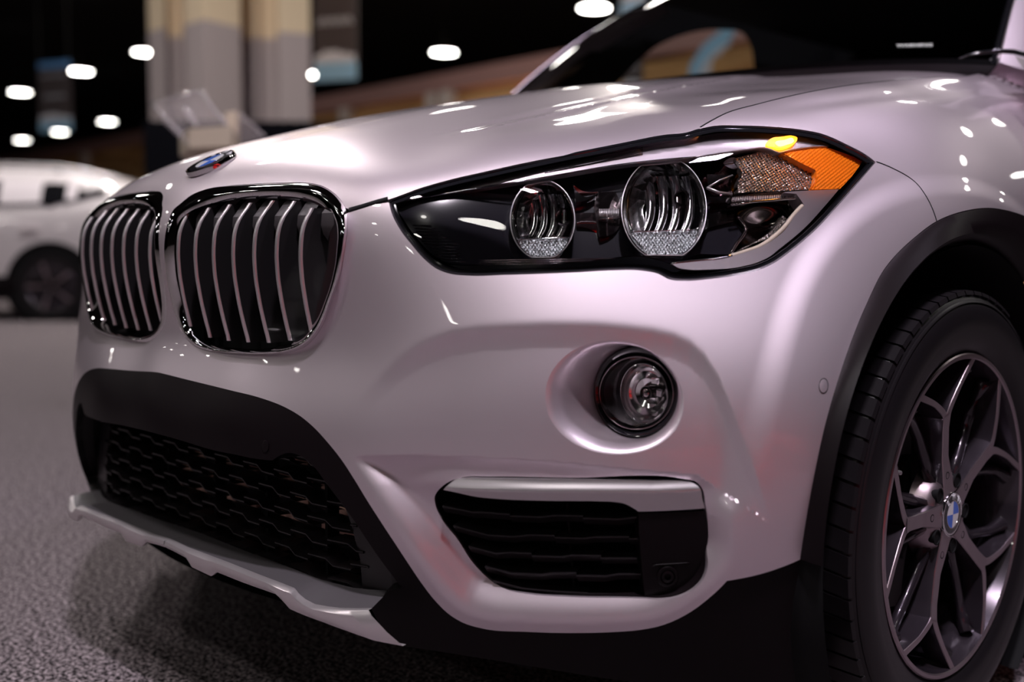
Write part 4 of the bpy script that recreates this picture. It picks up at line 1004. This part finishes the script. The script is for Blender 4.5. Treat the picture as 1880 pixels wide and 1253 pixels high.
strip('scuttle', [sc1+[0, -.03, -.02], sc1, wb+[0, -.004, -.004], wb+[0, .02, .012]], False, car, PLASTIC)



# dark cabin: far side with its door window, roof lining, dashboard and rear
def opl(q, x=-.69): 
    d = rays(q); t = (x-CAM[0])/d[:, 0]; return CAM+t[:, None]*d
OPENW = [(1112, 175), (1140, 146), (1172, 113), (1205, 86), (1240, 69), (1285, 57), (1330, 55), (1362, 60), (1376, 80), (1384, 120), (1388, 175, 1), (1250, 178)]
cab = empty('cabin'); cab.parent = car
LIN = mat('cabin_lining', (.004, .004, .005), rough=.8, spec=.2)
q, tr, _ = cdt(lin([(965, 230), (1640, 230), (1640, -150), (1250, -150), (1200, 20), (1060, 110), (965, 200), (965, 230)], 20)[:-1], [spline(OPENW, 8, True)], 40)
link('far_door_lining', mesh('far_door_lining', opl(q), tr, False), cab, LIN)
box('rear_wall', (0, 3.3, 1.1), (1.38, .04, .95), cab, LIN); box('dashboard', (0, 1.62, .98), (1.34, .5, .16), cab, LIN, bev=.04); box('roof_lining', (0, 2.7, 1.50), (1.2, 1.5, .02), cab, LIN)
box('seat_back', (-.36, 2.55, 1.0), (.46, .12, .55), cab, LIN, bev=.05)
tube('scuttle_trim', np.array([at(u, v, y=y) for u, v, y in ((1760, 107.5, 1.30), (1776, 102, 1.31), (1800, 97, 1.32), (1830, 93.5, 1.34), (1860, 95, 1.36), (1884, 101, 1.38))]), [.001, .003, .004, .0045, .005, .005], car, BLACK, 8)
cu = bpy.data.curves.new('t', 'FONT'); cu.body = 'WARNING'; cu.size = .0135; cu.align_x = 'CENTER'; cu.align_y = 'CENTER'; cu.offset = .0003
t0 = bpy.data.objects.new('tmp', cu); COL.objects.link(t0); bpy.context.view_layer.update()
me = bpy.data.meshes.new_from_object(t0.evaluated_get(bpy.context.evaluated_depsgraph_get())); bpy.data.objects.remove(t0); me.materials.clear()
SS = np.array(scr); QQ = proj(SS.reshape(-1, 3)).reshape(SS.shape[:2]+(2,)); kk = np.argmin(((QQ-[1679, 85])**2).sum(-1)); i_, j_ = np.unravel_index(kk, QQ.shape[:2]); i_ = max(1, i_); j_ = min(j_, 23)
tx = SS[i_, j_+1]-SS[i_, j_-1]; tx /= np.linalg.norm(tx); ty = SS[i_+1, j_]-SS[i_-1, j_]; ty -= tx*(ty@tx); ty /= np.linalg.norm(ty); nz = np.cross(tx, ty)
rr_ = rays((1679, 85))[0]; pc_ = CAM+rr_*(((SS[i_, j_]-CAM)@nz)/(rr_@nz))
mt = Matrix((Vector(tx), Vector(ty), Vector(nz))).transposed().to_4x4(); mt.translation = Vector(pc_+nz*.002); s_ = .0
w0 = abs(proj(pc_+tx*.035)[0, 0]-proj(pc_-tx*.035)[0, 0]); me.transform(Matrix.Scale(70/w0*.07/.07, 4)); 
wl_ = link('warning_lettering', me, cab, mat('label_print', (.55, .58, .55), rough=.6)); wl_.matrix_world = mt; tag(wl_, 'small pale WARNING lettering on the windscreen')

# the near side of the car behind the wheel (door, sill) so that the wheel well closes
ys = np.linspace(1.26, 3.3, 9)
strip('front_door', [np.stack([0*ys+x, ys, 0*ys+z], 1) for x, z in ((.880, .42), (.900, .50), (.905, .65), (.90, .85), (.86, .95), (.80, 1.03), (.775, 1.07))], False, car, PAINT)
strip('sill', [np.stack([0*ys+x, ys, 0*ys+z], 1) for x, z in ((.80, .20), (.90, .22), (.915, .30), (.90, .43), (.88, .44))], False, car, PLASTIC)
# ------------------------------------------------------------------ the hall
def ground_mat():
    m = mat('grey_carpet', (.1, .09, .1), rough=.95, spec=.1); nt = m.node_tree; b = nt.nodes['Principled BSDF']
    tc = node(m, 'ShaderNodeTexCoord'); n1 = node(m, 'ShaderNodeTexNoise'); n1.inputs['Scale'].default_value = 150; n1.inputs['Detail'].default_value = 2; n1.inputs['Roughness'].default_value = .65
    n2 = node(m, 'ShaderNodeTexNoise'); n2.inputs['Scale'].default_value = 90; n2.inputs['Detail'].default_value = 2
    cr = node(m, 'ShaderNodeValToRGB'); cr.color_ramp.elements[0].position = .46; cr.color_ramp.elements[0].color = (.012, .010, .011, 1); cr.color_ramp.elements[1].position = .60; cr.color_ramp.elements[1].color = (.40, .34, .36, 1)
    mx = node(m, 'ShaderNodeMath', operation='MULTIPLY_ADD'); mx.inputs[1].default_value = .7
    m2 = node(m, 'ShaderNodeMath', operation='MULTIPLY'); m2.inputs[1].default_value = .3
    L = nt.links; L.new(tc.outputs['Object'], n1.inputs[0]); L.new(tc.outputs['Object'], n2.inputs[0]); L.new(n2.outputs[0], m2.inputs[0]); L.new(n1.outputs[0], mx.inputs[0]); L.new(m2.outputs[0], mx.inputs[2])
    L.new(mx.outputs[0], cr.inputs[0]); L.new(cr.outputs[0], b.inputs['Base Color'])
    bp = node(m, 'ShaderNodeBump'); bp.inputs['Strength'].default_value = .8; bp.inputs['Distance'].default_value = .006; L.new(mx.outputs[0], bp.inputs['Height']); L.new(bp.outputs[0], b.inputs['Normal'])
    return m
CARPET = ground_mat()
def slab(nm, x0, x1, y0, y1, z0, z1, m, kind='structure', parent=None):
    o = box(nm, ((x0+x1)/2, (y0+y1)/2, (z0+z1)/2), (x1-x0, y1-y0, z1-z0), parent, m)
    if kind: o['kind'] = kind
    return o
slab('floor', -95, 40, -40, 60, -.2, 0, CARPET)
ROOFM = mat('black_ceiling', (.012, .010, .011), rough=.9)
slab('ceiling', -95, 40, -40, 60, 11, 11.2, ROOFM)
WALLM = mat('dark_wall', (.035, .025, .024), rough=.9)
slab('wall_left', -95.2, -95, -40, 60, 0, 11, WALLM); slab('wall_right', 40, 40.2, -40, 60, 0, 11, WALLM)
slab('wall_back', -95, 40, -40.2, -40, 0, 11, WALLM); slab('wall_front', -95, 40, 60, 60.2, 0, 11, WALLM)
# ceiling lamps
LAMP = mat('lamp_diffuser', (1, 1, 1), emit=(1, .96, .90), es=LAMP_L)
HOUS = mat('lamp_housing', (.05, .05, .05), rough=.5)
def lathez(nm, prof, parent, m, seg=24, angle=40):
    a = np.linspace(0, 2*math.pi, seg, endpoint=False)
    return strip(nm, [np.stack([r*np.cos(a), r*np.sin(a), 0*a+z], 1) for r, z in prof], True, parent, m, angle=angle, cap=False)
seen = [at(u, v, z=8.0)[:2] for u, v in [(37, 170), (148, 132), (268, 97), (41, 258), (110, 243), (197, 224), (577, 138), (815, 97), (1091, 16)]]
others = [(x, y) for x in (-34, -26, -18, -10, -2, 5) for y in (-22, -14, -6, 3, 12, 21)]+[(-14, 12.5), (-9.5, 15), (-6, 18), (1.5, 14)]
def inview(p):
    q = proj(np.array([[p[0], p[1], 8.0]]))[0]; d = (np.array([p[0], p[1], 8.])-CAM)@fw
    return d > 0 and -60 < q[0] < 1940 and -60 < q[1] < 700
others = [p for p in others if not inview(p) and not (-9 < p[0] < 9 and 1 < p[1] < 8)]
lab = ['oblong ceiling lamp lowest but one on the far left, level with the dark banner top', 'bright ceiling lamp overlapping the right edge of the far left banner near its top', 'bright ceiling lamp just left of the large pillar',
       'lowest ceiling lamp on the far left above the white car', 'bright ceiling lamp over the bottom edge of the far left banner', 'bright ceiling lamp between the far left banner and the pillar, lower one',
       'small ceiling lamp touching the banner beside the pillar', 'bright ceiling lamp over the middle of the bonnet', 'bright ceiling lamp highest up, left of the windscreen pillar']
lamp0 = None
for i, p in enumerate(list(seen)+others):
    if lamp0 is None:
        lamp0 = empty('ceiling_lamp'); lathez('lamp_shade', [(.07, .55), (.10, .42), (.30, .22), (.46, .04), (.47, 0), (.455, 0), (.29, .20), (.08, .40)], lamp0, HOUS)
        lathez('diffuser', [(.44, .012), (.30, .008), (.02, .006)], lamp0, LAMP); lathez('lamp_rod', [(.012, 3.0), (.012, .5)], lamp0, HOUS, 8); o = lamp0
    else:
        o = lamp0.copy(); COL.objects.link(o)
        for ch in lamp0.children: c = ch.copy(); COL.objects.link(c); c.parent = o
    o.location = (p[0], p[1], 8.0)
    tag(o, lab[i] if i < 9 else 'round ceiling lamp beyond the picture, lighting the hall', 'ceiling lamp', 'ceiling lamps of the hall')
# panel lamps added out of view: over the car, and as fill for the hall
for i, (x, y, z, sx, sy, pw, cl) in enumerate(RIG):
    t = empty('panel_lamp', (x, y, z)); tag(t, 'flat panel lamp added out of view to light the car and the hall', 'stand lamp', 'panel lamps over the stand')
    b_ = box('lamp_case', (0, 0, .05), (sx+.06, sy+.06, .08), t, HOUS); 
    l = bpy.data.lights.new('panel_lamp_light', 'AREA'); l.shape = 'RECTANGLE'; l.size = sx; l.size_y = sy; l.energy = pw; l.color = cl
    lo = bpy.data.objects.new('panel_lamp_light', l); COL.objects.link(lo); lo.location = (0, 0, 0); lo.parent = t
    t.rotation_euler = (0, 0, .6*i)
# pillar
def pxd(u, depth, z):
    d = rays((u, 300))[0]; p = CAM+d*depth; return (p[0], p[1], z)
PL = [(278, 17.5), (309, 17.1), (313, 17.9), (324, 17.9), (325, 17.8), (329, 17.8), (330, 17.9), (340, 17.9), (344, 16.9), (380, 16.5), (445, 17.1), (448, 18), (470, 18), (471, 17.8), (478, 17.8), (479, 18), (511, 18), (514, 17.4), (572, 17.6), (572, 19.8), (278, 19.8)]
CREAMP = mat('cream_pillar_paint', (.80, .64, .46), rough=.8); GREYP = mat('grey_pillar_paint', (.45, .38, .39), rough=.8)
def prism_(nm, pts, z0, z1, m, parent=None):
    a = np.array([(p[0], p[1], z0) for p in pts]); b = a.copy(); b[:, 2] = z1
    return strip(nm, [a, b], True, parent, m, smooth=False, cap=True)
pp = [pxd(u, d, 0) for u, d in PL]
pil = prism_('pillar', pp, 0, 4.1, GREYP); tag(pil, kind='structure'); up_ = prism_('pillar_upper', pp, 4.1, 11, CREAMP, pil)
# timber partition wall, nearer towards the right
W1, W2 = at(95, 272, z=5.0), at(1060, 90, z=5.0); wd_ = (W2-W1)[:2]; wl = np.hypot(*wd_); wdir = wd_/wl; wnr = np.array([wdir[1], -wdir[0]])
if wnr@(CAM[:2]-W1[:2]) < 0: wnr = -wnr
WOOD = mat('tan_timber', (.36, .19, .075), rough=.7)
n1 = node(WOOD, 'ShaderNodeTexNoise'); n1.inputs['Scale'].default_value = 1.2; tcx = node(WOOD, 'ShaderNodeTexCoord'); mp = node(WOOD, 'ShaderNodeMapping'); mp.inputs['Scale'].default_value = (.3, .3, 4)
crr = node(WOOD, 'ShaderNodeValToRGB'); crr.color_ramp.elements[0].color = (.42, .20, .07, 1); crr.color_ramp.elements[1].color = (.85, .50, .22, 1); crr.color_ramp.elements[0].position = .35; crr.color_ramp.elements[1].position = .65
for a, b in ((tcx.outputs['Object'], mp.inputs[0]), (mp.outputs[0], n1.inputs[0]), (n1.outputs[0], crr.inputs[0]), (crr.outputs[0], WOOD.node_tree.nodes['Principled BSDF'].inputs['Base Color'])): WOOD.node_tree.links.new(a, b)
BEAM = mat('rose_beam', (.45, .25, .23), rough=.6); POST = mat('pale_post', (.75, .66, .62), rough=.6)
wall = empty('wall_partition', (W1[0], W1[1], 0)); tag(wall, kind='structure'); wrot = math.atan2(wdir[1], wdir[0])
wall.rotation_euler = (0, 0, wrot); sgn = 1 if np.array([-wdir[1], wdir[0]])@wnr > 0 else -1
x0w, x1w = -14, wl+10
zc_ = 0
for k, (h_, off) in enumerate(((1.0, 0), (.85, .03), (.8, .0), (.75, .04), (.62, .0), (.5, .03))):
    box('plank', ((x0w+x1w)/2, -sgn*(.2-off), zc_+h_/2), (x1w-x0w, .2, h_-.03), wall, WOOD); zc_ += h_
box('top_beam', ((x0w+x1w)/2, -sgn*.05, 4.78), (x1w-x0w, .35, .42), wall, BEAM)
for u in (160, 640, 800, 828, 1010):
    # where that column of the picture meets the wall
    d = rays((u, 300))[0][:2]; A = np.array([[d[0], -wdir[0]], [d[1], -wdir[1]]]); s_ = np.linalg.solve(A, W1[:2]-CAM[:2]); 
    box('post', (s_[1], sgn*.05, 2.28), (.34, .3, 4.56), wall, POST)
# black drape beside the pillar
dr = []
ns = 60
for z in (0, 3.0-.0):
    row = []
    for k in range(ns):
        u = 264+(640-264)*k/(ns-1); d = rays((u, 300))[0]; p = CAM+d*(14.0+.07*math.sin(k*1.9)); row.append((p[0], p[1], z))
    dr.append(np.array(row))
zt_ = CAM[2]+rays((420, 223))[0][2]*14.0; dr[1][:, 2] = zt_
bkk = [c+np.array([-.5, .5, 0]) for c in dr]
drape = strip('drape', [dr[0], dr[1], bkk[1], bkk[0]], False, None, mat('black_cloth', (.003, .003, .0042), rough=1, spec=0)); tag(drape, 'black cloth drape hanging in front of the foot of the large pillar', 'curtain')
# banners
BDARK = mat('banner_dark', (.08, .06, .065), rough=.6); BBLUE = mat('banner_blue', (.14, .36, .75), rough=.6); BLIGHT = mat('banner_light', (.85, .85, .95), rough=.6); BSKY = mat('banner_pale_blue', (.38, .68, .95), rough=.6)
def banner(u0, u1, v0, v1, depth, label, top):
    """hanging cloth: dark field, white print, pale skyline and blue foot"""
    zb = CAM[2]+rays(((u0+u1)/2, v1))[0][2]*depth; zt = CAM[2]+rays(((u0+u1)/2, v0))[0][2]*depth
    a = np.array(pxd(u0, depth, 0)); b = np.array(pxd(u1, depth*.985, 0)); w = np.linalg.norm(b-a); c = (a+b)/2; r = math.atan2(b[1]-a[1], b[0]-a[0])
    t = empty('hanging_banner', (c[0], c[1], zb)); t.rotation_euler = (0, 0, r); tag(t, label, 'banner', 'banners hanging from the ceiling')
    h = zt-zb
    box('cloth', (0, .01, h/2), (w, .012, h), t, BDARK); box('blue_foot', (0, -.002, h*.075), (w*.99, .008, h*.15), t, BSKY)
    # skyline: buildings of different height
    rs = random.Random(int(u0)); x = -w/2+.02
    while x < w/2-.06:
        ww = rs.uniform(.04, .09); hh = h*(.05+.045*math.exp(-((x+.12*w)/(.3*w))**2)+rs.uniform(0, .018)); box('skyline_block', (x+ww/2, -.003, h*.15+hh/2), (ww, .006, hh), t, BLIGHT); x += ww*.97
    rows = ((.50, .055, 9, .84), (.86, .05, 8, .8)) if top else ((.50, .045, 7, .66), (.80, .03, 9, .8))
    for fz, fh_, n_, fw_ in rows:
        for k in range(n_):
            x = -w*fw_/2+w*fw_*(k+.5)/n_; 
            box('print_stroke', (x-.016, -.003, h*fz), (w*fw_/n_*.28, .006, h*fh_), t, BLIGHT)
            box('print_stroke', (x+.010, -.003, h*fz+(h*fh_*.36 if k % 2 else -h*fh_*.36)), (w*fw_/n_*.5, .006, h*fh_*.25), t, BLIGHT)
    if not top: box('blue_head', (0, -.002, h*.955), (w*.99, .008, h*.09), t, BBLUE)
    else: box('pale_head', (0, -.002, h*.985), (w*.9, .008, h*.10), t, BLIGHT)
    for sx_ in (-1, 1): box('hanger_wire', (sx_*w*.45, 0, h+(11-zt)/2), (.01, .01, 11-zt), t, HOUS)
banner(579, 657, -60, 152, 22, 'dark banner with pale skyline and blue foot beside the large pillar', True)
banner(75, 134, 118, 243, 30, 'small dark banner with blue head at far left above the white car', False)
banner(1136, 1204, -150, 36, 24, 'banner whose pale blue foot shows just left of the windscreen pillar', True)
# parked cars: one shape, lofted from sections
def utility_car(nm, label, paint, group=None):
    t = empty(nm); tag(t, label, 'car', group)
    X = np.array([0, .06, .25, .55, .9, 1.5, 2.2, 2.9, 3.25, 3.7, 4.15, 4.36, 4.42])       # 0 = tail, 4.42 = nose
    wid = np.array([.62, .74, .84, .89, .905, .91, .91, .91, .90, .88, .82, .66, .50])
    def row(zz, ws): return np.stack([X, -wid*np.array(ws), zz], 1)
    one = np.ones(13)
    z0 = np.array([.48, .42, .38, .34, .32, .30, .30, .30, .32, .34, .36, .42, .46]); z1 = z0+.22
    zb_ = np.array([1.00, 1.06, 1.13, 1.13, 1.10, 1.08, 1.08, 1.10, 1.06, 1.0, .92, .82, .74])
    zr = np.array([1.06, 1.13, 1.25, 1.38, 1.47, 1.50, 1.50, 1.42, 1.26, 1.08, .96, .84, .75])
    zt2 = zr+np.array([.01, .03, .045, .05, .055, .06, .06, .05, .04, .04, .03, .02, .01])
    body = [row(z0, one*.96), row(z1, one), row((z1+zb_)/2, one*1.0), row(zb_-.04, one*.985), row(zb_, one*.965), row(zr*.85+zb_*.15, np.interp(X, [0, .3, 2.4, 3.6, 4.4], [.90, .80, .79, .90, .95])), row(zr, np.interp(X, [0, .3, 2.4, 3.6, 4.4], [.84, .72, .71, .84, .92])), row(zt2, one*.4), row(zt2+.003, one*0)]
    strip('body', body, False, t, paint, mirror=False, angle=70); far = [c*[1, -1, 1] for c in body]; strip('body_far_side', far, False, t, paint, angle=70)
    WBK = mat(nm+'_glass', (.01, .01, .012), rough=.03, spec=.8); CL = PLASTIC
    def side(k0, zlo, zhi, x0, x1, nm2, m, out=.006):
        xs = np.linspace(x0, x1, 9); lo = np.interp(xs, X, zlo); hi = np.interp(xs, X, zhi)
        w0 = np.interp(xs, X, wid*.965)+out; w1 = np.interp(xs, X, wid)*np.interp(xs, [0, .3, 2.4, 3.6, 4.4], [.84, .72, .71, .84, .92])+out
        zbl = np.interp(xs, X, zb_); zrl = np.interp(xs, X, zr)
        cs = []
        for f in (0, .33, .66, 1):
            z = lo+(hi-lo)*f; fr_ = (z-zbl)/(zrl-zbl+1e-6); cs.append(np.stack([xs, -(w0*(1-fr_)+w1*fr_)-.03*np.sin(np.clip(fr_, 0, 1)*math.pi), z], 1))
        return strip(nm2, cs, False, t, m)
    lo, hi = zb_+.03, zr-.005
    side(0, lo, hi, 1.10, 1.62, 'rear_window', WBK); side(0, lo, hi, 1.74, 2.9, 'front_window', WBK)
    PAP = mat(nm+'_sheet', (.85, .78, .82), rough=.6); side(0, lo+.035, hi-.045, 1.16, 1.56, 'window_sheet', PAP, .010); side(0, lo+.05, hi-.09, .82, .92, 'window_sheet', PAP, .010)
    xs = np.array([.42, .7, 1.0]); side(0, lo+np.interp(X, [.4, 1.0], [.10, .0]), hi-.03, .55, 1.02, 'quarter_window', WBK)
    side(0, lo-.01, hi+.01, 1.02, 1.10, 'window_pillar', BLACK, .007); side(0, lo-.01, hi+.01, 1.62, 1.74, 'window_pillar', BLACK, .007)
    strip('sill_cladding', [np.stack([X[1:-1], -wid[1:-1]*.97, z0[1:-1]-.09], 1), np.stack([X[1:-1], -wid[1:-1]*1.012-.006, z0[1:-1]-.02], 1), np.stack([X[1:-1], -wid[1:-1]*1.012-.008, z0[1:-1]+.12], 1), np.stack([X[1:-1], -wid[1:-1]*1.0, z0[1:-1]+.14], 1)], False, t, CL)
    for xd in (1.68, ): box('door_seam', (xd, -.912, .72), (.012, .012, .56), t, DARK)
    box('door_handle', (1.25, -.925, .90), (.18, .03, .03), t, paint, bev=.008); box('door_handle', (2.15, -.925, .89), (.18, .03, .03), t, paint, bev=.008)
    strip('roof_rail', [np.stack([np.linspace(.5, 2.7, 9), -.66+0*np.linspace(0, 1, 9)+dy, np.interp(np.linspace(.5, 2.7, 9), X, zr)+.03+dz], 1) for dy, dz in ((-.015, 0), (-.012, .03), (.012, .03), (.015, 0))], False, t, SATIN)
    a = np.linspace(0, 2*math.pi, 40, endpoint=False)
    for xw in (1.06, 3.55):
        w = empty('wheel', (0, 0, 0)); w.parent = t; w.location = (xw, 0, .34)
        def l2(n3, prof, m): return strip(n3, [np.stack([r*np.cos(a), 0*a-y, r*np.sin(a)], 1) for y, r in prof], True, w, m, angle=40)
        l2('tyre', [(.70, .24), (.70, .33), (.72, .34), (.91, .34), (.935, .325), (.935, .27), (.925, .24)], RUBBER); l2('rim', [(.93, .245), (.935, .235), (.925, .215), (.923, .2), (.923, .02)], GREY)
        for k in range(5):
            aa = 2*math.pi*k/5; strip('spoke', [np.array([(r*math.cos(aa+s*.10/ (r*4+.3)), -.935+.01*(r < .1), r*math.sin(aa+s*.10/(r*4+.3))) for r in (.03, .12, .235)]) for s in (-1, 1)], False, w, ALLOY)
        l2('arch_lining', [(.80, .44), (.925, .44), (.93, .425), (.93, .40), (.92, .395)], CL); l2('arch_shadow', [(.921, .40), (.921, .33)], DARK)
    box('tail_lamp', (.10, -.70, .95), (.12, .22, .14), t, mat('tail_red', (.35, .01, .01), rough=.15, coat=1), bev=.03)
    return t
WPAINT = mat('white_car_paint', (.78, .72, .74), rough=.35, coat=1.0)
c1 = utility_car('parked_car', 'white parked utility car seen from its side at the far left', WPAINT)
pB = at(245, 560, z=0.0); dirn = np.array([-.68, -.733]); ang_ = math.atan2(dirn[1], dirn[0])
dd_ = rays((335, 300))[0]; tail = CAM+dd_*11.6
c1.location = (tail[0]-.0, tail[1]+.0, 0); 
# body near side is at local -y; turn so that local +x (towards the nose) runs left in the picture
c1.rotation_euler = (0, 0, ang_); ly = np.array([-math.sin(ang_), math.cos(ang_)])
if (CAM[:2]-tail[:2])@(-ly) < 0:
    for ch in c1.children_recursive:
        pass
    c1.scale = (1, -1, 1)
def dupl(t, label, loc, rz, paint=None):
    r = t.copy(); COL.objects.link(r); r.location = loc; r.rotation_euler = (0, 0, rz); r['label'] = label
    def rec(a, b):
        for ch in a.children:
            c = ch.copy(); COL.objects.link(c); c.parent = b
            if paint and c.type == 'MESH' and c.data.materials and c.data.materials[0] == WPAINT: c.data = ch.data.copy(); c.data.materials[0] = paint
            rec(ch, c)
    rec(t, r); return r
d3 = rays((300, 300))[0]; p3 = CAM+d3*19
dupl(c1, 'white car behind the first parked car, only its roof showing beside the bonnet', (p3[0], p3[1], 0), ang_-.15)
RED = mat('red_car_paint', (.62, .015, .012), rough=.3, coat=1)
dupl(c1, 'red car standing across the aisle, seen only as a reflection in the silver bumper', REDLOC[:3], REDLOC[3], RED)
# clear leaflet holder on its stand behind the bonnet
def hazy(nm):
    m = bpy.data.materials.new(nm); m.use_nodes = True; nt = m.node_tree; p = nt.nodes['Principled BSDF']; p.inputs['Base Color'].default_value = (.75, .68, .72, 1); p.inputs['Roughness'].default_value = .2
    t = node(m, 'ShaderNodeBsdfTransparent'); x = node(m, 'ShaderNodeMixShader'); x.inputs[0].default_value = .17
    nt.links.new(t.outputs[0], x.inputs[1]); nt.links.new(p.outputs[0], x.inputs[2]); nt.links.new(x.outputs[0], nt.nodes['Material Output'].inputs[0]); return m
lh = empty('leaflet_stand'); tag(lh, 'clear acrylic leaflet holder on a beige stand behind the silver bonnet', 'leaflet stand')
HD = 4.2
def hpz(u, v, d=HD): r = rays((u, v))[0]; return CAM+r*d
ACR = hazy('acrylic'); ACE = mat('acrylic_edge', (.75, .70, .72), rough=.25, trans=.4, coat=1); BEI = mat('beige_stand', (.62, .52, .42), rough=.5)
def plate(nm, pts, th, m, parent):
    P = np.array([hpz(*p) for p in pts]); nrm = np.cross(P[1]-P[0], P[2]-P[0]); nrm /= np.linalg.norm(nrm); return strip(nm, [P, P+nrm*th], True, parent, m, smooth=False, cap=True)
pa = [(279, 190, 4.25), (368, 168, 4.1), (422, 238, 4.0), (352, 268, 4.12)]
plate('holder_plate', pa, .005, ACR, lh)
for a_, b_ in zip(pa, pa[1:]+pa[:1]): tube('holder_edge', [hpz(*a_), (hpz(*a_)+hpz(*b_))/2, hpz(*b_)], .006, lh, ACE, 6)
plate('pocket_plate', [(296, 215, 4.12), (352, 268, 4.02), (356, 268, 4.0), (302, 212, 4.1)], .01, ACR, lh)
ov = [hpz(350+9*math.cos(t)*1.0+6*math.sin(t), 214+13*math.sin(t)+10*math.cos(t), 4.08) for t in np.linspace(0, 2*math.pi, 24, endpoint=False)]
tube('holder_hole_rim', ov, .004, lh, ACE, 6, True)
plate('stand_post', [(414, 206, 4.1), (433, 203, 4.08), (433, 290, 4.08), (414, 290, 4.1)], .02, BEI, lh)
plate('rear_plate', [(434, 206, 4.15), (438, 206, 4.1), (486, 252, 4.1), (434, 268, 4.15)], .004, ACR, lh); tube('holder_edge', [hpz(436, 205, 4.15), hpz(462, 228, 4.13), hpz(488, 252, 4.12)], .003, lh, ACE, 6)
bs = []
for h_, k in ((0, 1), (.05, 1.02), (.07, .93)):
    bs.append(np.array([hpz(u, v, d)+np.array([0, 0, h_]) for u, v, d in ((330, 286, 4.2), (348, 272, 4.0), (425, 268, 3.9), (440, 290, 4.0), (410, 300, 4.3), (350, 300, 4.4))])*np.array([1, 1, 1]))
strip('stand_top', bs, True, lh, BEI, angle=30, cap=True)
ctr_ = np.mean([b.mean(0) for b in bs], 0); box('stand_column', (ctr_[0], ctr_[1], ctr_[2]/2-.02), (.07, .07, ctr_[2]-.04), lh, BEI); box('stand_foot', (ctr_[0], ctr_[1], .012), (.4, .4, .024), lh, BEI)
# small unidentified red object on the floor behind the wheel, a glow put into its colour
rp = at(1874, 1175, z=0.0); rl = empty('red_object', (rp[0], rp[1], 0)); tag(rl, 'small red object on the carpet behind the tyre at the lower right edge', 'lamp')
lathez('object_foot', [(.002, .0), (.10, .0), (.10, .02), (.06, .03), (.045, .05)], rl, BLACK); lathez('object_dome', [(.045, .05), (.05, .07), (.045, .10), (.03, .125), (.002, .132)], rl, mat('red_dome', (.9, .03, .01), rough=.2, emit=(1, .04, .01), es=.5))

# red block added out of view on the right to redden the silver bumper
bn = empty('red_block', (RED_BLOCK[0], RED_BLOCK[1], 0)); bn.rotation_euler = (0, 0, RED_BLOCK[2]); tag(bn, 'low red block added out of view for its red reflection in the silver bumper', 'red block')
RBLOCK = mat('red_block_colour', (.78, .010, .010), rough=.45)
box('block_top', (0, 0, .30), (.55, 1.1, .16), bn, RBLOCK, bev=.03); box('block_base', (0, 0, .12), (.50, 1.04, .22), bn, RBLOCK, bev=.01)

fl = empty('banner_image'); tag(fl, 'curved pale blue and white cut-out added for the image of a banner in the windscreen', 'banner image')  # added cut-out standing in for a banner's curved image in the glass
def fpx(pts, d): return [CAM+rays(p)[0]*d for p in pts]
def flat(nm, pts, d, m, par_):
    P = np.array(fpx(pts, d)); n_ = np.array([.03, -.03, 0]); return strip(nm, [P, P+n_], True, par_, m, smooth=False, cap=True)
flat('image_blue', [(1330, 50), (1350, 57), (1338, 78), (1316, 92), (1300, 108), (1290, 140), (1262, 150), (1268, 118), (1290, 84)], 19.0, BSKY, fl)
flat('image_white', [(1338, 78), (1340, 84), (1326, 92), (1322, 102), (1310, 105), (1306, 116), (1302, 150), (1276, 150), (1290, 118), (1300, 106), (1316, 90)], 18.8, BLIGHT, fl)
fb = CAM+rays((1276, 150))[0]*19; tube('image_pole', [fb, (fb+[fb[0], fb[1], 0])/2, np.array([fb[0], fb[1], 0.0])], .02, fl, HOUS)
banner(1140, 1178, 80, 175, 20, 'small dark banner seen through the windscreen against the timber wall', False)

# red neon lettering frame of a stand behind the photographer: a source of the small red glints
ns_ = empty('neon_sign', NEON[:3]); ns_.rotation_euler = (0, 0, NEON[3]); tag(ns_, 'red neon line sign beyond the picture, glinting in the bumper and lamps', 'neon sign')
NEO = mat('red_neon', (1, .1, .08), emit=(1, .06, .045), es=9)
for z_, w_ in ((0, .9), (.16, .75)): tube('neon_tube', [(-w_, 0, z_), (0, 0, z_+.02), (w_, 0, z_)], .022, ns_, NEO, 8)
box('sign_board', (0, .05, .08), (2.0, .05, .42), ns_, DARK); box('sign_post', (0, .06, -NEON[2]/2-.06), (.06, .06, NEON[2]-.12), ns_, HOUS)
# the car's other side: mirrored copies of the lamps, intake, trim and wheel
def mirror_copy(o, parent=None):
    c = o.copy(); COL.objects.link(c)
    if parent is None: c.parent = car; c.scale = (-1, 1, 1)
    else: c.parent = parent
    for ch in o.children:
        if not ch.name.startswith('badge') and ch.type != 'LIGHT': mirror_copy(ch, c)
    return c
for o in list(car.children):
    if o.name.split('.')[0] in ('headlight', 'fog_lamp', 'fog_lamp_recess', 'side_intake', 'wheel_arch_trim', 'wheel_liner', 'front_wheel', 'front_door', 'sill'): mirror_copy(o)
